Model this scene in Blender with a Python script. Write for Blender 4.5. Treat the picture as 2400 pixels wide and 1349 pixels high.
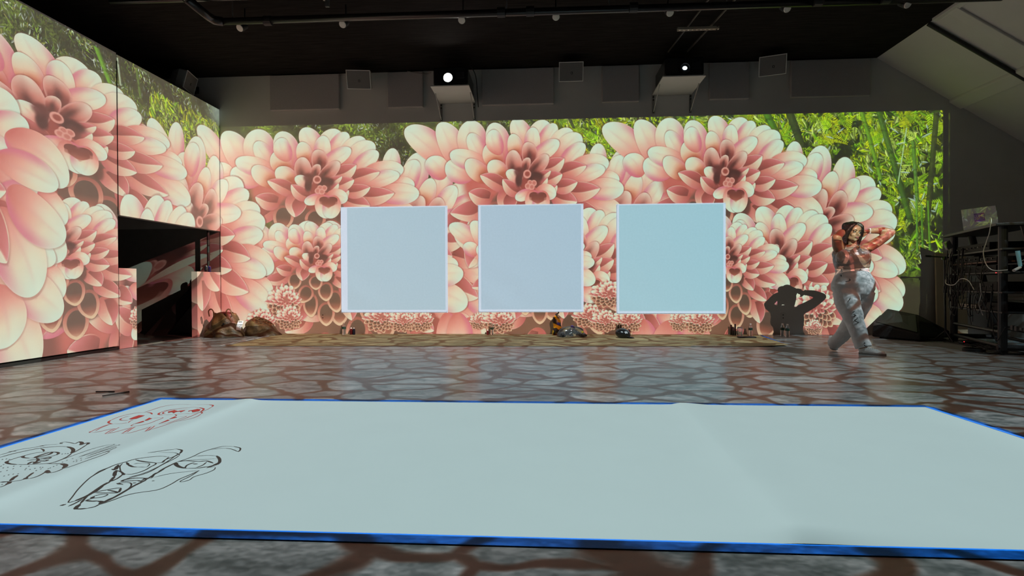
import bpy, bmesh, math, random
import numpy as np
from mathutils import Vector, Matrix, noise
for o in list(bpy.data.objects): bpy.data.objects.remove(o)
SC = bpy.context.scene; COL = SC.collection
# ------------------------------------------------------------------ camera
F, YAW, PITCH, ROLL, CAMZ = 1200., .06025, -.00821, -.00399, .88
_f = np.array([-math.sin(YAW)*math.cos(PITCH), math.cos(YAW)*math.cos(PITCH), math.sin(PITCH)])
_r0 = np.array([math.cos(YAW), math.sin(YAW), 0.]); _u0 = np.cross(_r0, _f)
_r = math.cos(ROLL)*_r0+math.sin(ROLL)*_u0; _u = np.cross(_r, _f)
cd = bpy.data.cameras.new('camera'); cam = bpy.data.objects.new('camera', cd); COL.objects.link(cam)
cd.sensor_width = 36; cd.lens = F/2400*36; cd.clip_start = .05; cd.clip_end = 100
cam.matrix_world = Matrix([[_r[0], _u[0], -_f[0], 0], [_r[1], _u[1], -_f[1], 0], [_r[2], _u[2], -_f[2], CAMZ], [0, 0, 0, 1]])
SC.camera = cam
# ------------------------------------------------------------------ world and exposure
w = bpy.data.worlds.new('world'); SC.world = w; w.use_nodes = True
w.node_tree.nodes['Background'].inputs[0].default_value = (0, 0, 0, 1)
w.node_tree.nodes['Background'].inputs[1].default_value = 0
SC.view_settings.view_transform = 'Standard'; SC.view_settings.look = 'None'
SC.cycles.use_adaptive_sampling = False; SC.view_settings.exposure = 0; SC.view_settings.gamma = 1
# ------------------------------------------------------------------ measures of the room (metres)
D, XL, ZT, ZL, ZC = 8.921, -5.812, 3.728, 4.039, 4.62     # back wall, left wall, picture tops, ceiling
SY1, SY0, SX0, SX1 = 3.755, 1.763, -2.922, 2.677          # the white sheet on the floor
def ray(x, y): return _f*F+_r*(x-1200)+_u*(674.5-y)
_C = np.array([0, 0, CAMZ])
def onY(x, y, Y): d = ray(x, y); return _C+d*(Y/d[1])
def onX(x, y, X): d = ray(x, y); return _C+d*(X/d[0])
def onZ(x, y, Z=0.): d = ray(x, y); return _C+d*((Z-CAMZ)/d[2])
def BW(x, y): p = onY(x, y, D); return p[0], p[2]
def LW(x, y): p = onX(x, y, XL); return p[1], p[2]
import math
# ---------------------------------------------------------------- the pictures the projectors throw
K0 = (1095, 580)
# base x,y  tip x,y  width  kind  side  (a dahlia drawn once, stamped many times)
PETALS = [
 (180,600,-330,170,330,'F',1),(290,640,80,105,300,'F',1),(470,560,440,80,350,'F',1),(130,760,-60,520,260,'F',-1),
 (800,560,700,108,280,'F',1),(1180,520,1300,75,300,'F',-1),(1100,420,950,62,240,'F',1),(1230,420,1425,120,190,'F',1),
 (1390,560,1590,170,260,'F',-1),(1900,720,2155,770,190,'F',-1),
 (1950,1340,2215,1560,300,'F',-1),(1750,1000,2210,1235,330,'F',-1),(1733,1340,1957,1617,270,'H',1),
 (1750,860,2205,860,260,'F',-1),(1560,1465,1680,1900,280,'H',-1),(1265,1560,1256,2010,290,'T',0),
 (900,1500,820,1930,260,'H',1),(560,1400,420,1800,250,'H',1),(400,1150,60,1350,250,'H',1),(668,1054,200,1170,260,'H',1),
 (460,760,150,585,260,'F',-1),(620,560,425,235,200,'F',1),
 (1440,600,1700,232,270,'F',-1),(1480,660,1755,345,200,'F',1),(1580,640,2035,555,250,'F',-1),(1600,780,1990,625,190,'F',1),
 (1540,1030,1966,1195,250,'H',-1),(1480,1250,1800,1492,250,'H',-1),(1400,1340,1440,1755,260,'T',0),
 (1010,1400,1005,1850,250,'T',0),(951,1250,832,1580,260,'T',0),(727,1020,712,1330,230,'T',0),
 (1500,900,1935,862,240,'H',-1),(1460,720,1778,603,200,'H',-1),(1373,1080,1565,1305,230,'H',-1),
 (640,600,195,470,230,'F',-1),(690,1000,415,920,220,'H',-1),
 (800,640,640,350,235,'O',1),(780,480,690,190,200,'F',1),(1160,520,1165,160,185,'F',-1),(960,560,930,236,180,'O',1),
 (700,780,385,550,225,'O',1),(850,800,665,553,220,'O',1),(1130,560,1462,315,190,'F',1),
 (1380,950,1675,1020,230,'H',-1),(1400,860,1678,790,180,'H',-1),(1265,1190,1256,1545,250,'T',0),
 (1100,1060,1080,1335,230,'T',0),(1250,660,1527,520,200,'H',-1),(850,880,550,720,190,'H',-1),
 (880,870,850,1165,240,'H',1),(1280,800,1503,700,180,'H',-1),(1110,600,1108,330,180,'C',0),(1010,790,925,425,195,'C',1),
 (1110,740,1335,478,160,'C',-1),(1000,810,865,660,140,'F',1),(1030,940,812,765,170,'H',-1),(1070,680,1112,510,105,'C',0),
 (1190,780,1372,660,120,'H',-1),(1190,880,1334,745,130,'H',-1),(1300,930,1445,830,140,'H',-1),
 (1150,890,962,990,130,'F',1),(1200,880,1432,940,185,'F',-1),
]
def lin(c):
    c = np.asarray(c, float)/255.
    return np.where(c < .04045, c/12.92, ((c+.055)/1.055)**2.4)
def sstep(a, b, x):
    t = np.clip((x-a)/(b-a), 0, 1); return t*t*(3-2*t)
def ramp(t, stops):
    xs = [s[0] for s in stops]
    return np.stack([np.interp(t, xs, [s[1][k] for s in stops]) for k in range(3)], -1).astype(np.float32)
FL = [(0,(168,72,66)),(.25,(205,106,98)),(.5,(228,160,142)),(.74,(224,214,184)),(1,(206,228,208))]
FO = [(0,(150,60,50)),(.3,(190,92,70)),(.45,(222,150,120)),(.62,(226,200,170)),(1,(208,230,206))]
LIP = [(0,(180,84,76)),(.4,(214,132,116)),(.75,(222,196,168)),(1,(214,226,200))]
HOL = [(0,(118,52,46)),(.4,(168,78,72)),(.75,(206,112,112)),(1,(218,150,150))]
TUB = [(0,(84,62,50)),(.5,(88,60,48)),(.8,(150,84,66)),(1,(200,150,120))]
TRM = [(0,(150,78,66)),(.4,(196,118,100)),(1,(226,200,160))]
COR = [(0,(96,42,36)),(.35,(140,60,54)),(.6,(206,124,110)),(1,(222,206,186))]
class Board:
    """A picture in wall metres: x to the right, z up; colours as they should look on the wall (0-255)."""
    def __init__(s, x0, x1, z0, z1, res):
        s.x0, s.x1, s.z0, s.z1, s.r = x0, x1, z0, z1, res
        s.w, s.h = int((x1-x0)*res), int((z1-z0)*res)
        s.im = np.zeros((s.h, s.w, 3), np.float32)
    def box(s, xa, xb, za, zb):
        i0 = max(0, int((xa-s.x0)*s.r)); i1 = min(s.w, int((xb-s.x0)*s.r)+2)
        j0 = max(0, int((s.z1-zb)*s.r)); j1 = min(s.h, int((s.z1-za)*s.r)+2)
        if i1 <= i0 or j1 <= j0: return None
        X = s.x0+(np.arange(i0, i1)+.5)/s.r; Z = s.z1-(np.arange(j0, j1)+.5)/s.r
        X, Z = np.meshgrid(X, Z)
        return i0, i1, j0, j1, X.astype(np.float32), Z.astype(np.float32)
    def mix(s, b, col, a):
        v = s.im[b[2]:b[3], b[0]:b[1]]; v += (col-v)*a[..., None]
def petal(bd, M, p, seed=0, small=False, tone=1.0):
    bx, by, tx, ty, w, kind, side = p
    B = M @ np.array([bx, by, 1.]); T = M @ np.array([tx, ty, 1.])
    Mi = np.linalg.inv(M[:, :2])
    ax = np.array([tx-bx, ty-by]); L = np.hypot(*ax); ax = ax/L; lat = np.array([-ax[1], ax[0]])
    if lat[1] > 0: lat = -lat                     # s > 0 is always the upper side of the drawing
    if abs(lat[1]) < .25 and lat[0] < 0: lat = -lat
    pts = np.array([M @ np.array([bx+ax[0]*L*a+lat[0]*w*.62*c, by+ax[1]*L*a+lat[1]*w*.62*c, 1]) for a in (-.06, 1.06) for c in (-1, 1)])
    b = bd.box(pts[:, 0].min(), pts[:, 0].max(), pts[:, 1].min(), pts[:, 1].max())
    if b is None: return
    X, Z = b[4]-M[0, 2], b[5]-M[1, 2]
    cx = Mi[0, 0]*X+Mi[0, 1]*Z-bx; cy = Mi[1, 0]*X+Mi[1, 1]*Z-by
    t = (cx*ax[0]+cy*ax[1])/L; l = cx*lat[0]+cy*lat[1]
    rs = np.random.RandomState(int(abs(bx*7+ty*13+seed)) % 99991)
    bend = (rs.rand()-.5)*.22*w
    l = l-bend*4*t*(1-t)
    px = 1/(bd.r*np.sqrt(abs(np.linalg.det(M[:, :2]))))
    e1, e2 = (.55, .5) if kind in 'FO' else ((.5, .74) if kind == 'H' else (.5, .62) if kind == 'T' else (.5, .45))
    tm = e1/(e1+e2); nrm = tm**e1*(1-tm)**e2
    def hw(t): 
        tc = np.clip(t, 0, 1); return .5*w*(np.power(tc, e1)*np.power(1-tc, e2))/nrm
    h = hw(t)
    def cover(h, l, soft=1.0): return np.clip((h-np.abs(l))/(px*soft)+.5, 0, 1)*(t > 0)*(t < 1)
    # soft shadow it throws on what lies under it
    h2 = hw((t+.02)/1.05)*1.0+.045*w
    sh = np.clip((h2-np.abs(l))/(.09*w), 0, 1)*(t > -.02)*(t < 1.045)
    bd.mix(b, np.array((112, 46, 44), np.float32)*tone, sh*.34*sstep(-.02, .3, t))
    a = cover(h, l)
    s = l/np.maximum(h, 1e-3)
    tt = np.clip(t+.05*np.sin(s*2.3+rs.rand()*6)+.03*s*side, 0, 1)
    if kind == 'F':
        col = ramp(tt*.80+.23, FL)
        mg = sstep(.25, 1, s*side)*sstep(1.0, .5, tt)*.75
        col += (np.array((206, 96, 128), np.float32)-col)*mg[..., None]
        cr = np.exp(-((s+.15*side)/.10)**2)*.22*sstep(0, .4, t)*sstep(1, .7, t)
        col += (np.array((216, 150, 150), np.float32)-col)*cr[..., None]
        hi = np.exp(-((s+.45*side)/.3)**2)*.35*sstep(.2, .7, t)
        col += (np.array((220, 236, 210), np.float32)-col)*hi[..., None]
    elif kind == 'O':
        col = ramp(tt, FO)
        mg = sstep(.4, 1, s*side)*.5*sstep(1, .6, tt)
        col += (np.array((206, 110, 124), np.float32)-col)*mg[..., None]
        dk = np.exp(-((s)/.45)**2-((t-.34)/.13)**2)*.6
        col += (np.array((150, 66, 40), np.float32)-col)*dk[..., None]
    elif kind == 'C':
        col = ramp(tt, COR)
        col += (np.array((70, 28, 26), np.float32)-col)*(np.exp(-((s+.25*side)/.34)**2-((t-.38)/.3)**2)*.85)[..., None]
        ed = sstep(.72, .95, np.abs(s)); col += (np.array((226, 160, 148), np.float32)-col)*(ed*.6)[..., None]
    elif kind == 'T':
        col = ramp(t, TRM)
        c0, c1 = .10, .90
        t2 = np.clip((t-c0)/(c1-c0), 0, 1); hh = .5*w*.80*np.power(t2, .5)*np.power(1-t2, .62)/.52
        hole = np.clip((hh-np.abs(l))/(px*1.5+.02*w)+.5, 0, 1)*(t > c0)*(t < c1)
        col += (ramp(t2, TUB)-col)*hole[..., None]
    else:
        col = ramp(tt, LIP)
        col += (np.array((190, 84, 100), np.float32)-col)*(sstep(.3, 1, -s)*sstep(.7, .2, t)*.4)[..., None]
        # the hollow: upper side of the cup, its lip runs out to the tip
        c0, c1 = .12, .985
        t2 = np.clip((t-c0)/(c1-c0), 0, 1)
        up = h*.93; lo = h*(.06-.62*np.maximum(np.sin(np.pi*np.clip(t2, 0, 1)), 0)**1.2*(.24 if side < 0 else .7))
        hole = np.clip((up-l)/(px*1.5+.006*w)+.5, 0, 1)*np.clip((l-lo)/(px*1.5+.012*w)+.5, 0, 1)*(t > c0)*(t < c1)
        hc = ramp(np.clip(t2*.75+.25*np.clip((l-lo)/np.maximum(up-lo, 1e-3), 0, 1), 0, 1), HOL)
        col += (hc-col)*hole[..., None]
        rim = np.exp(-((l-lo)/(.03*w))**2)*sstep(.3, .8, t)*.7
        col += (np.array((236, 228, 200), np.float32)-col)*rim[..., None]
    ed = sstep(.93, 1.0, np.abs(s))*.35*sstep(.3, .7, t)
    col += (np.array((236, 206, 190), np.float32)-col)*ed[..., None]
    bd.mix(b, col*tone, a)
def fit_affine(anchors, f):
    A = np.array([[a[0], a[1], 1.] for a in anchors]); W = np.array([f(a[2], a[3]) for a in anchors])
    S, *_ = np.linalg.lstsq(A, W, rcond=None); return S.T
def flower(bd, M, seed=0, tone=1.0, skip=0, lobes=False):
    if lobes:      # only the outer petals of its right side
        for k in (16, 9, 10, 11, 13, 15, 24, 25, 26): petal(bd, M, PETALS[k], seed, tone=tone)
        return
    # body behind the petals, deep red above and brown below
    for (x, y, rx, ry, c) in ((1150, 800, 820, 560, (196, 96, 86)), (1180, 1300, 620, 520, (104, 70, 56)), (1140, 780, 330, 330, (150, 62, 54))):
        C = M @ np.array([x, y, 1.]); 
        R = np.abs(M[:, :2]) @ np.array([rx*1.25, ry*1.25]); b = bd.box(C[0]-R[0], C[0]+R[0], C[1]-R[1], C[1]+R[1])
        if b is None: continue
        Mi = np.linalg.inv(M[:, :2]); X, Z = b[4]-M[0, 2], b[5]-M[1, 2]
        u = (Mi[0, 0]*X+Mi[0, 1]*Z-x)/rx; v = (Mi[1, 0]*X+Mi[1, 1]*Z-y)/ry
        bd.mix(b, np.array(c, np.float32)*tone, sstep(1.05, .9, np.hypot(u, v)))
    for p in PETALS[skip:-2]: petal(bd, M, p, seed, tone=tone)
    def blob(x, y, rx, ry, c, al=1, soft=.35):
        C = M @ np.array([x, y, 1.]); R = np.abs(M[:, :2]) @ np.array([rx*1.4, ry*1.4]); b = bd.box(C[0]-R[0], C[0]+R[0], C[1]-R[1], C[1]+R[1])
        if b is None: return
        Mi = np.linalg.inv(M[:, :2]); X, Z = b[4]-M[0, 2], b[5]-M[1, 2]
        u = (Mi[0, 0]*X+Mi[0, 1]*Z-x)/rx; v = (Mi[1, 0]*X+Mi[1, 1]*Z-y)/ry
        bd.mix(b, np.array(c, np.float32)*tone, al*sstep(1+soft, 1-soft, np.hypot(u, v)))
    blob(1190, 730, 95, 60, (70, 28, 26)); blob(1000, 775, 38, 75, (74, 30, 28)); blob(1010, 680, 60, 60, (84, 32, 30), .8)
    blob(1200, 790, 50, 60, (96, 42, 36), .8)
    for p in PETALS[-2:]: petal(bd, M, p, seed, tone=tone)
    blob(1345, 1110, 45, 90, (80, 44, 34), .8)
    # curled hub
    for (x, y, r) in ((1098, 700, 46), (1175, 805, 34), (1130, 800, 30), (1105, 840, 34), (1150, 850, 34)):
        blob(x, y, r, r*1.1, (220, 150, 136), 1, .12); blob(x+2, y-2, r*.62, r*.62, (150, 66, 56) if r > 40 else (196, 112, 100), 1, .3)
    # the heart shaped cup below the hub
    petal(bd, M, (1150,880,1215,1175,210,'F',1), seed, tone=tone); petal(bd, M, (1290,890,1232,1175,200,'F',-1), seed, tone=tone)
    Mi = np.linalg.inv(M[:, :2]); C = M @ np.array([1220, 990, 1.]); R = np.abs(M[:, :2]) @ np.array([150, 150]); b = bd.box(C[0]-R[0], C[0]+R[0], C[1]-R[1], C[1]+R[1])
    if b is not None:
        X, Z = b[4]-M[0, 2], b[5]-M[1, 2]; u = (Mi[0, 0]*X+Mi[0, 1]*Z-1222)/88; v = -(Mi[1, 0]*X+Mi[1, 1]*Z-985)/62
        q = (u*u+v*v-1)**3-u*u*v**3
        a = sstep(.05, -.05, q); bd.mix(b, ramp(np.clip(.5-v*.5, 0, 1), [(0, (110, 46, 40)), (.5, (128, 58, 46)), (1, (184, 100, 84))])*tone, a)
def pompon(bd, cx, cz, rx, rz, seed=0, tone=1.0):
    rs = np.random.RandomState(seed)
    M = np.array([[rx/1000, 0, cx], [0, -rz/1000, cz]])
    b = bd.box(cx-rx, cx+rx, cz-rz, cz+rz)
    if b is None: return
    bd.mix(b, np.array((170, 96, 84), np.float32)*tone, sstep(1.0, .85, np.hypot((b[4]-cx)/rx, (b[5]-cz)/rz)))
    N = 72; hub = np.array([150, -180])
    for k in range(N, 3, -1):
        f = (k/N)**.62; th = k*2.39996
        d = np.array([np.cos(th), np.sin(th)])
        rim = d*1000*f; c = hub*(1-f)+rim
        back = hub*(1-f)+rim*.52
        wd = (130+190*f)
        up = c[1] < hub[1]
        kind = ('F' if k % 2 else 'H') if d[1] < -.1 else ('T' if (d[1] > .3 and f > .5) else 'H')
        petal(bd, M, (back[0], back[1], c[0]+d[0]*60, c[1]+d[1]*60, wd, kind, 1 if d[0] > 0 else -1), seed, True, tone)
def jungle(bd, seed, zlo, dens, style):
    rs = np.random.RandomState(seed)
    h, w = bd.h, bd.w
    def vnoise(fx, fz):
        gx, gz = int((bd.x1-bd.x0)*fx)+3, int((bd.z1-bd.z0)*fz)+3
        g = rs.rand(gz, gx).astype(np.float32)
        u = np.linspace(0, gx-2.01, w); v = np.linspace(0, gz-2.01, h)
        ui, vi = u.astype(int), v.astype(int); fu, fv = sstep(0, 1, u-ui)[None], sstep(0, 1, v-vi)[:, None]
        a = g[vi][:, ui]; b_ = g[vi][:, ui+1]; c = g[vi+1][:, ui]; d = g[vi+1][:, ui+1]
        return (a*(1-fu)+b_*fu)*(1-fv)+(c*(1-fu)+d*fu)*fv
    n = vnoise(1.2, 1.2)*.5+vnoise(4, 5)*.3+vnoise(14, 14)*.2
    bd.im[:] = ramp(n, [(0, (22, 28, 10)), (.4, (44, 54, 18)), (.6, (92, 116, 30)), (1, (150, 184, 44))])
    fine = vnoise(40, 40)*.6+vnoise(80, 70)*.4
    bd.im *= (.35+1.2*fine)[..., None]*(.5+.9*vnoise(3, 2.2))[..., None]
    X = bd.x0+(np.arange(w)+.5)/bd.r
    cols = {'y': [(214,228,10),(190,224,8),(170,214,24),(128,190,20),(216,236,120),(50,84,14)],
            'g': [(96,140,30),(120,160,40),(60,100,22),(150,180,60),(190,210,190),(40,70,20)],
            'd': [(120,130,50),(90,110,40),(150,150,70),(60,76,28),(170,190,160),(40,46,20)]}
    for k in range(dens):
        x = bd.x0+(bd.x1-bd.x0)*rs.rand()**(.62 if callable(zlo) else 1.); z = rs.uniform(zlo(x) if callable(zlo) else zlo, bd.z1)
        st = style(x, z, rs)
        c = np.array(cols[st][rs.randint(6)], np.float32)*rs.uniform(.6, 1.15)*(1 if st == 'y' else .5+.75*(math.sin(x*7+3*math.sin(z*5))*.5+.5))
        L = rs.uniform(.06, .22) if st == 'y' else rs.uniform(.025, .085); th = rs.uniform(0, 6.28) if rs.rand() < .5 else rs.normal(-1.2, .5)
        w_ = L*rs.uniform(.12, .36); d = np.array([np.cos(th), np.sin(th)])
        b = bd.box(x-L*.6, x+L*.6, z-L*.6, z+L*.6)
        if b is None: continue
        t = ((b[4]-x)*d[0]+(b[5]-z)*d[1])/L; l = -(b[4]-x)*d[1]+(b[5]-z)*d[0]
        hh = w_*(.25-t*t)*2; a = np.clip((hh-np.abs(l))*bd.r+.5, 0, 1)*(np.abs(t) < .5)
        bd.mix(b, c*(1-.45*(l > 0)[..., None]), a*.95)
def leaf(bd, x, z, th, L, w_, c, al=.95):
    b = bd.box(x-L*.6, x+L*.6, z-L*.6, z+L*.6)
    if b is None: return
    t = ((b[4]-x)*math.cos(th)+(b[5]-z)*math.sin(th))/L; l = -(b[4]-x)*math.sin(th)+(b[5]-z)*math.cos(th)
    a = np.clip((w_*(.25-t*t)*2-np.abs(l))*bd.r+.5, 0, 1)*(np.abs(t) < .5); bd.mix(b, c*(1-.3*(l > 0)[..., None]), a*al)
def frond(bd, x, z, th, L, c, rs):
    for i in range(9):
        t = i/9; px, pz = x+math.cos(th)*L*t, z+math.sin(th)*L*t-.10*L*t*t
        for s_ in (-1, 1): q = L*.36*(1-.65*t); a = th+s_*(1.0-.3*t); leaf(bd, px+math.cos(a)*q*.5, pz+math.sin(a)*q*.5, a, q, q*.30, c*rs.uniform(.8, 1.12))
def trunk(bd, x0, z0, x1, z1, w, c, al=.85):
    b = bd.box(min(x0, x1)-w, max(x0, x1)+w, min(z0, z1), max(z0, z1))
    if b is None: return
    f = (b[5]-z1)/(z0-z1); cx = x1+(x0-x1)*f; l = (b[4]-cx)/w
    a = sstep(1, .8, np.abs(l))*al; col = np.array(c, np.float32)[None, None]*(1.25-.5*np.abs(l+.3))[..., None]
    col = col*(1-.25*(np.sin(b[5]*17+x0*9) > .965))[..., None]
    bd.mix(b, col, a)

def paint_back(B):
    bd = Board(XL, 6.745, 0, ZT, 230)
    S = lambda f: f
    def zlo(x): return 1.1 if x > 4.2 else 2.9
    def style(x, z, rs):
        if x > 4.2: return 'y' if (z > 2.2 or rs.rand() < .35) and rs.rand() < .85 else 'g'
        if 0 < x <= 4.2: return 'y' if rs.rand() < .5 else 'g'
        return 'd' if rs.rand() < .6 else 'g'
    jungle(bd, 5, zlo, 15000, style)
    rs = np.random.RandomState(77)
    for k in range(44):
        x = rs.uniform(4.3, 6.7); z = rs.uniform(1.2, 3.7); q = bd.box(x-.4, x+.4, z-.4, z+.4); a0 = rs.uniform(0, 3)
        if q is not None:
            u = (q[4]-x)*math.cos(a0)+(q[5]-z)*math.sin(a0); v = -(q[4]-x)*math.sin(a0)+(q[5]-z)*math.cos(a0)
            bd.mix(q, np.array((24, 34, 10), np.float32), sstep(1, .3, np.hypot(u/.34, v/.12)+.3*np.sin(u*31)*np.sin(v*37))*.85)
    for k in range(330):
        x = rs.uniform(3.4, 6.7) if k < 270 else rs.uniform(.2, 4); z = rs.uniform(1.9, 3.8) if k < 270 else rs.uniform(3.2, 3.75)
        if math.sin(x*3.1)+math.sin(z*4.3+x) < -.9: continue
        c = np.array([(222,232,14),(198,228,10),(176,220,24),(206,234,90),(150,206,20)][rs.randint(5)], np.float32)*rs.uniform(.8, 1.1)
        frond(bd, x, z, rs.uniform(-2.6, -.3) if rs.rand() < .6 else rs.uniform(0, 3.1), rs.uniform(.14, .32), c, rs)
    for k in range(60): leaf(bd, rs.uniform(4.2, 6.6), rs.uniform(1.4, 3.6), rs.uniform(0, 6), rs.uniform(.08, .2), .03, np.array((196, 224, 208), np.float32), .8)
    for (a, c, d, e, w, col) in ((1795,262,1835,345,.07,(60,110,24)),(1850,262,1880,345,.075,(40,54,20)),(2060,262,2135,520,.055,(58,92,26)),
        (2020,262,2065,420,.04,(96,140,30)),(2195,262,2170,560,.05,(46,56,22)),(2140,330,2150,470,.035,(80,120,40)),(2125,300,2105,430,.012,(170,200,150)),
        (2175,470,2180,600,.02,(90,140,30)),(2160,480,2163,600,.02,(80,130,30)),(2148,470,2150,590,.02,(90,140,40)),
        (1330,268,1345,300,.03,(50,60,30)),(1625,262,1630,300,.02,(120,140,100)),(1575,262,1578,300,.02,(110,130,90)),(600,285,604,320,.02,(60,66,36))):
        p, q = B(a, c), B(d, e); trunk(bd, p[0], p[1], q[0], q[1], w, col)
    # the dark stream bank low on the right
    p = B(2130, 640); b = bd.box(p[0]-1.2, 7.3, 0, p[1]+.05)
    bd.mix(b, np.array((56, 50, 36), np.float32), sstep(p[1]+.05, p[1]-.3, b[5])*.94)
    at = lambda fx, fy, sx, sy: fit_affine([(0, 0, fx, fy), (1000, 0, fx+1000*sx, fy), (0, 1000, fx, fy+1000*sy)], B)
    Dan = [(1095,580,1948,492),(1110,420,1970,469),(740,112,1920,347),(960,65,1988,378),(930,240,1962,406),(1170,165,2015,430),(1420,125,2062,450),(1745,350,2099,520),(2035,560,2121,639),(2200,860,2106,728)]
    sh = lambda dx, dy: [(a, b_, c+dx, d+dy) for a, b_, c, d in Dan]
    # brown ground the lowest flowers stand on
    b = bd.box(XL, 7.2, 0, 1.6); bd.mix(b, np.array((120, 78, 62), np.float32), sstep(B(2090, 700)[0]+.1, B(2060, 700)[0], b[4])*sstep(1.6, 1.2, b[5]))
    flower(bd, fit_affine(sh(0, 0), B), 1, skip=4)
    flower(bd, fit_affine(sh(-460, 5), B), 1, skip=4)
    flower(bd, fit_affine(sh(-943, 16), B), 1, skip=4)
    A = at(511.5, 287.5, .211, .188); Bf = at(1016, 266, .2, .2); Cf = at(1480, 260, .2, .2)
    for M in (A, Bf, Cf): flower(bd, M, 1)
    def rotd(M, cx, cy, deg):
        a = np.radians(deg); c, s_ = np.cos(a), np.sin(a)
        return M @ np.array([[c, s_, cx-c*cx-s_*cy], [-s_, c, cy+s_*cx-c*cy], [0, 0, 1]])
    for (fx, fy) in ((1602, 469), (1138, 475), (640, 487)): flower(bd, rotd(at(fx, fy, .198, .2), 1100, 600, 6), 1)
    flower(bd, fit_affine(sh(-1481, 2), B), 1)
    flower(bd, at(590, 512, .139, .124), 1); flower(bd, at(1098, 504, .133, .126), 1); flower(bd, at(1565, 511, .128, .128), 1)
    flower(bd, fit_affine([(a, b_, c-1481, d+2) for a, b_, c, d in Dan], B), 1)
    P1 = at(0, 0, 1, 1)
    for q in ((1478,690,1486,800,62,'F',1),(1596,690,1596,800,50,'F',-1),(1535,690,1528,806,74,'F',1),(1572,690,1578,802,62,'F',-1),(1052,690,1050,800,52,'F',1),(1100,700,1104,802,50,'F',-1),(1075,690,1078,806,60,'F',1)): petal(bd, P1, q, 3)
    for (x, y, rx, ry, sd) in ((665,707,42,42,3),(612,752,36,30,4),(677,745,32,31,5),(985,750,32,30,6),(890,745,40,36,7),(942,752,31,28,8),
        (1122,752,22,22,9),(1168,752,40,32,10),(1425,690,44,34,11),(1378,740,38,30,12),(1416,752,32,28,13),(1470,752,36,32,14),
        (1592,752,24,26,15),(1638,752,37,32,16),(1908,722,56,60,17),(1907,766,20,19,18)):
        p = B(x, y); q = B(x+rx, y-ry); pompon(bd, p[0], p[1], q[0]-p[0], q[1]-p[1], sd)
    return bd
def paint_left(Lf, B):
    bd = Board(4.3, D, 0, ZL, 340)     # x here is the distance along the wall (world y)
    jungle(bd, 9, 2.6, 9000, lambda x, z, rs: ('y' if (x > 7.3 and z < 3.75) and rs.rand() < .7 else 'g' if rs.rand() < .6 else 'd'))
    for (a, c, d, e, w, col) in ((225,110,262,205,.05,(90,150,20)),(275,135,283,200,.02,(160,180,150)),(320,160,330,230,.03,(80,110,40))):
        p, q = Lf(a, c), Lf(d, e); trunk(bd, p[0], p[1], q[0], q[1], w, col)
    p = Lf(490, 260); b = bd.box(p[0]-.3, D+.1, p[1]-.5, ZL); bd.mix(b, np.array((150, 170, 176), np.float32), sstep(.5, .1, np.hypot((b[4]-D), (b[5]-ZL+.05)*1.2))*.7)
    b = bd.box(4.3, D+.1, 0, 1.5); bd.mix(b, np.array((124, 66, 56), np.float32), sstep(1.5, 1.1, b[5]))
    unf = lambda px, py: (lambda q: (D-(XL-q[0]), q[1]))(B(px, py))
    Dan = [(1095,580,1948,492),(1110,420,1970,469),(740,112,1920,347),(960,65,1988,378),(930,240,1962,406),(1170,165,2015,430),(1420,125,2062,450),(1745,350,2099,520),(2035,560,2121,639),(2200,860,2106,728)]
    flower(bd, fit_affine([(0,0,511.5,287.5),(1000,0,722.5,287.5),(0,1000,511.5,475.5)], unf), 1)
    Lm = fit_affine([(a, b_, c-1481, d+2) for a, b_, c, d in Dan], unf)
    flower(bd, Lm, 1, skip=4)
    flower(bd, fit_affine([(960,65,53,73),(1095,580,126,262),(1775,605,333,320),(1935,862,372,393),(2035,560,403,337),(1250,1055,205,370),(1755,345,333,262)], Lf), 1)
    low = bd.im.copy()
    flower(bd, fit_affine([(960,65,295,450),(1425,120,400,484),(1755,345,460,528),(1095,580,335,640)], Lf), 1)
    k = int((bd.z1-1.5)*bd.r); c0 = int((7.75-bd.x0)*bd.r); bd.im[k:, c0:] = low[k:, c0:]
    flower(bd, fit_affine([(1425,120,209,479),(1462,315,210.5,508),(1527,520,223.5,544),(1778,603,272.5,554),(1675,1020,253,612),(1800,1492,285.5,697),(1256,1545,178,707),(1440,1755,215,745),(1680,1900,264,766),(1256,2010,181,802)], Lf), 1)
    # the pale lobes of a flower that lies mostly outside the view
    Dm = fit_affine(Dan, B); a_ = Dm @ np.array([2035, 560, 1.]); b_ = Dm @ np.array([2205, 860, 1.]); A_, B_ = np.array(Lf(163, 610)), np.array(Lf(137, 727))
    k = 1.12; Q = Dm.copy()*k; Q[:, 2] += (A_+B_)/2-(Q @ np.array([2120, 710, 1.])); flower(bd, Q, 1, skip=4)
    Q = Q.copy(); Q[:, 2] += np.array(Lf(160, 430))-(Q @ np.array([2035, 560, 1.])); flower(bd, Q, 2, lobes=True)
    p = Lf(318, 745); pompon(bd, p[0]+.05, p[1], .16, .19, 21)
    return bd
CANV = [(-3.574, -1.683, .393, 2.241), (-1.116, .689, .399, 2.246), (1.278, 3.093, .369, 2.229)]
def rect(bd, x0, x1, z0, z1, c, al=1):
    b = bd.box(x0, x1, z0, z1)
    if b: 
        a = np.clip((b[4]-x0)*bd.r+.5, 0, 1)*np.clip((x1-b[4])*bd.r+.5, 0, 1)*np.clip((b[5]-z0)*bd.r+.5, 0, 1)*np.clip((z1-b[5])*bd.r+.5, 0, 1)
        bd.mix(b, np.array(c, np.float32), a*al)
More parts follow.
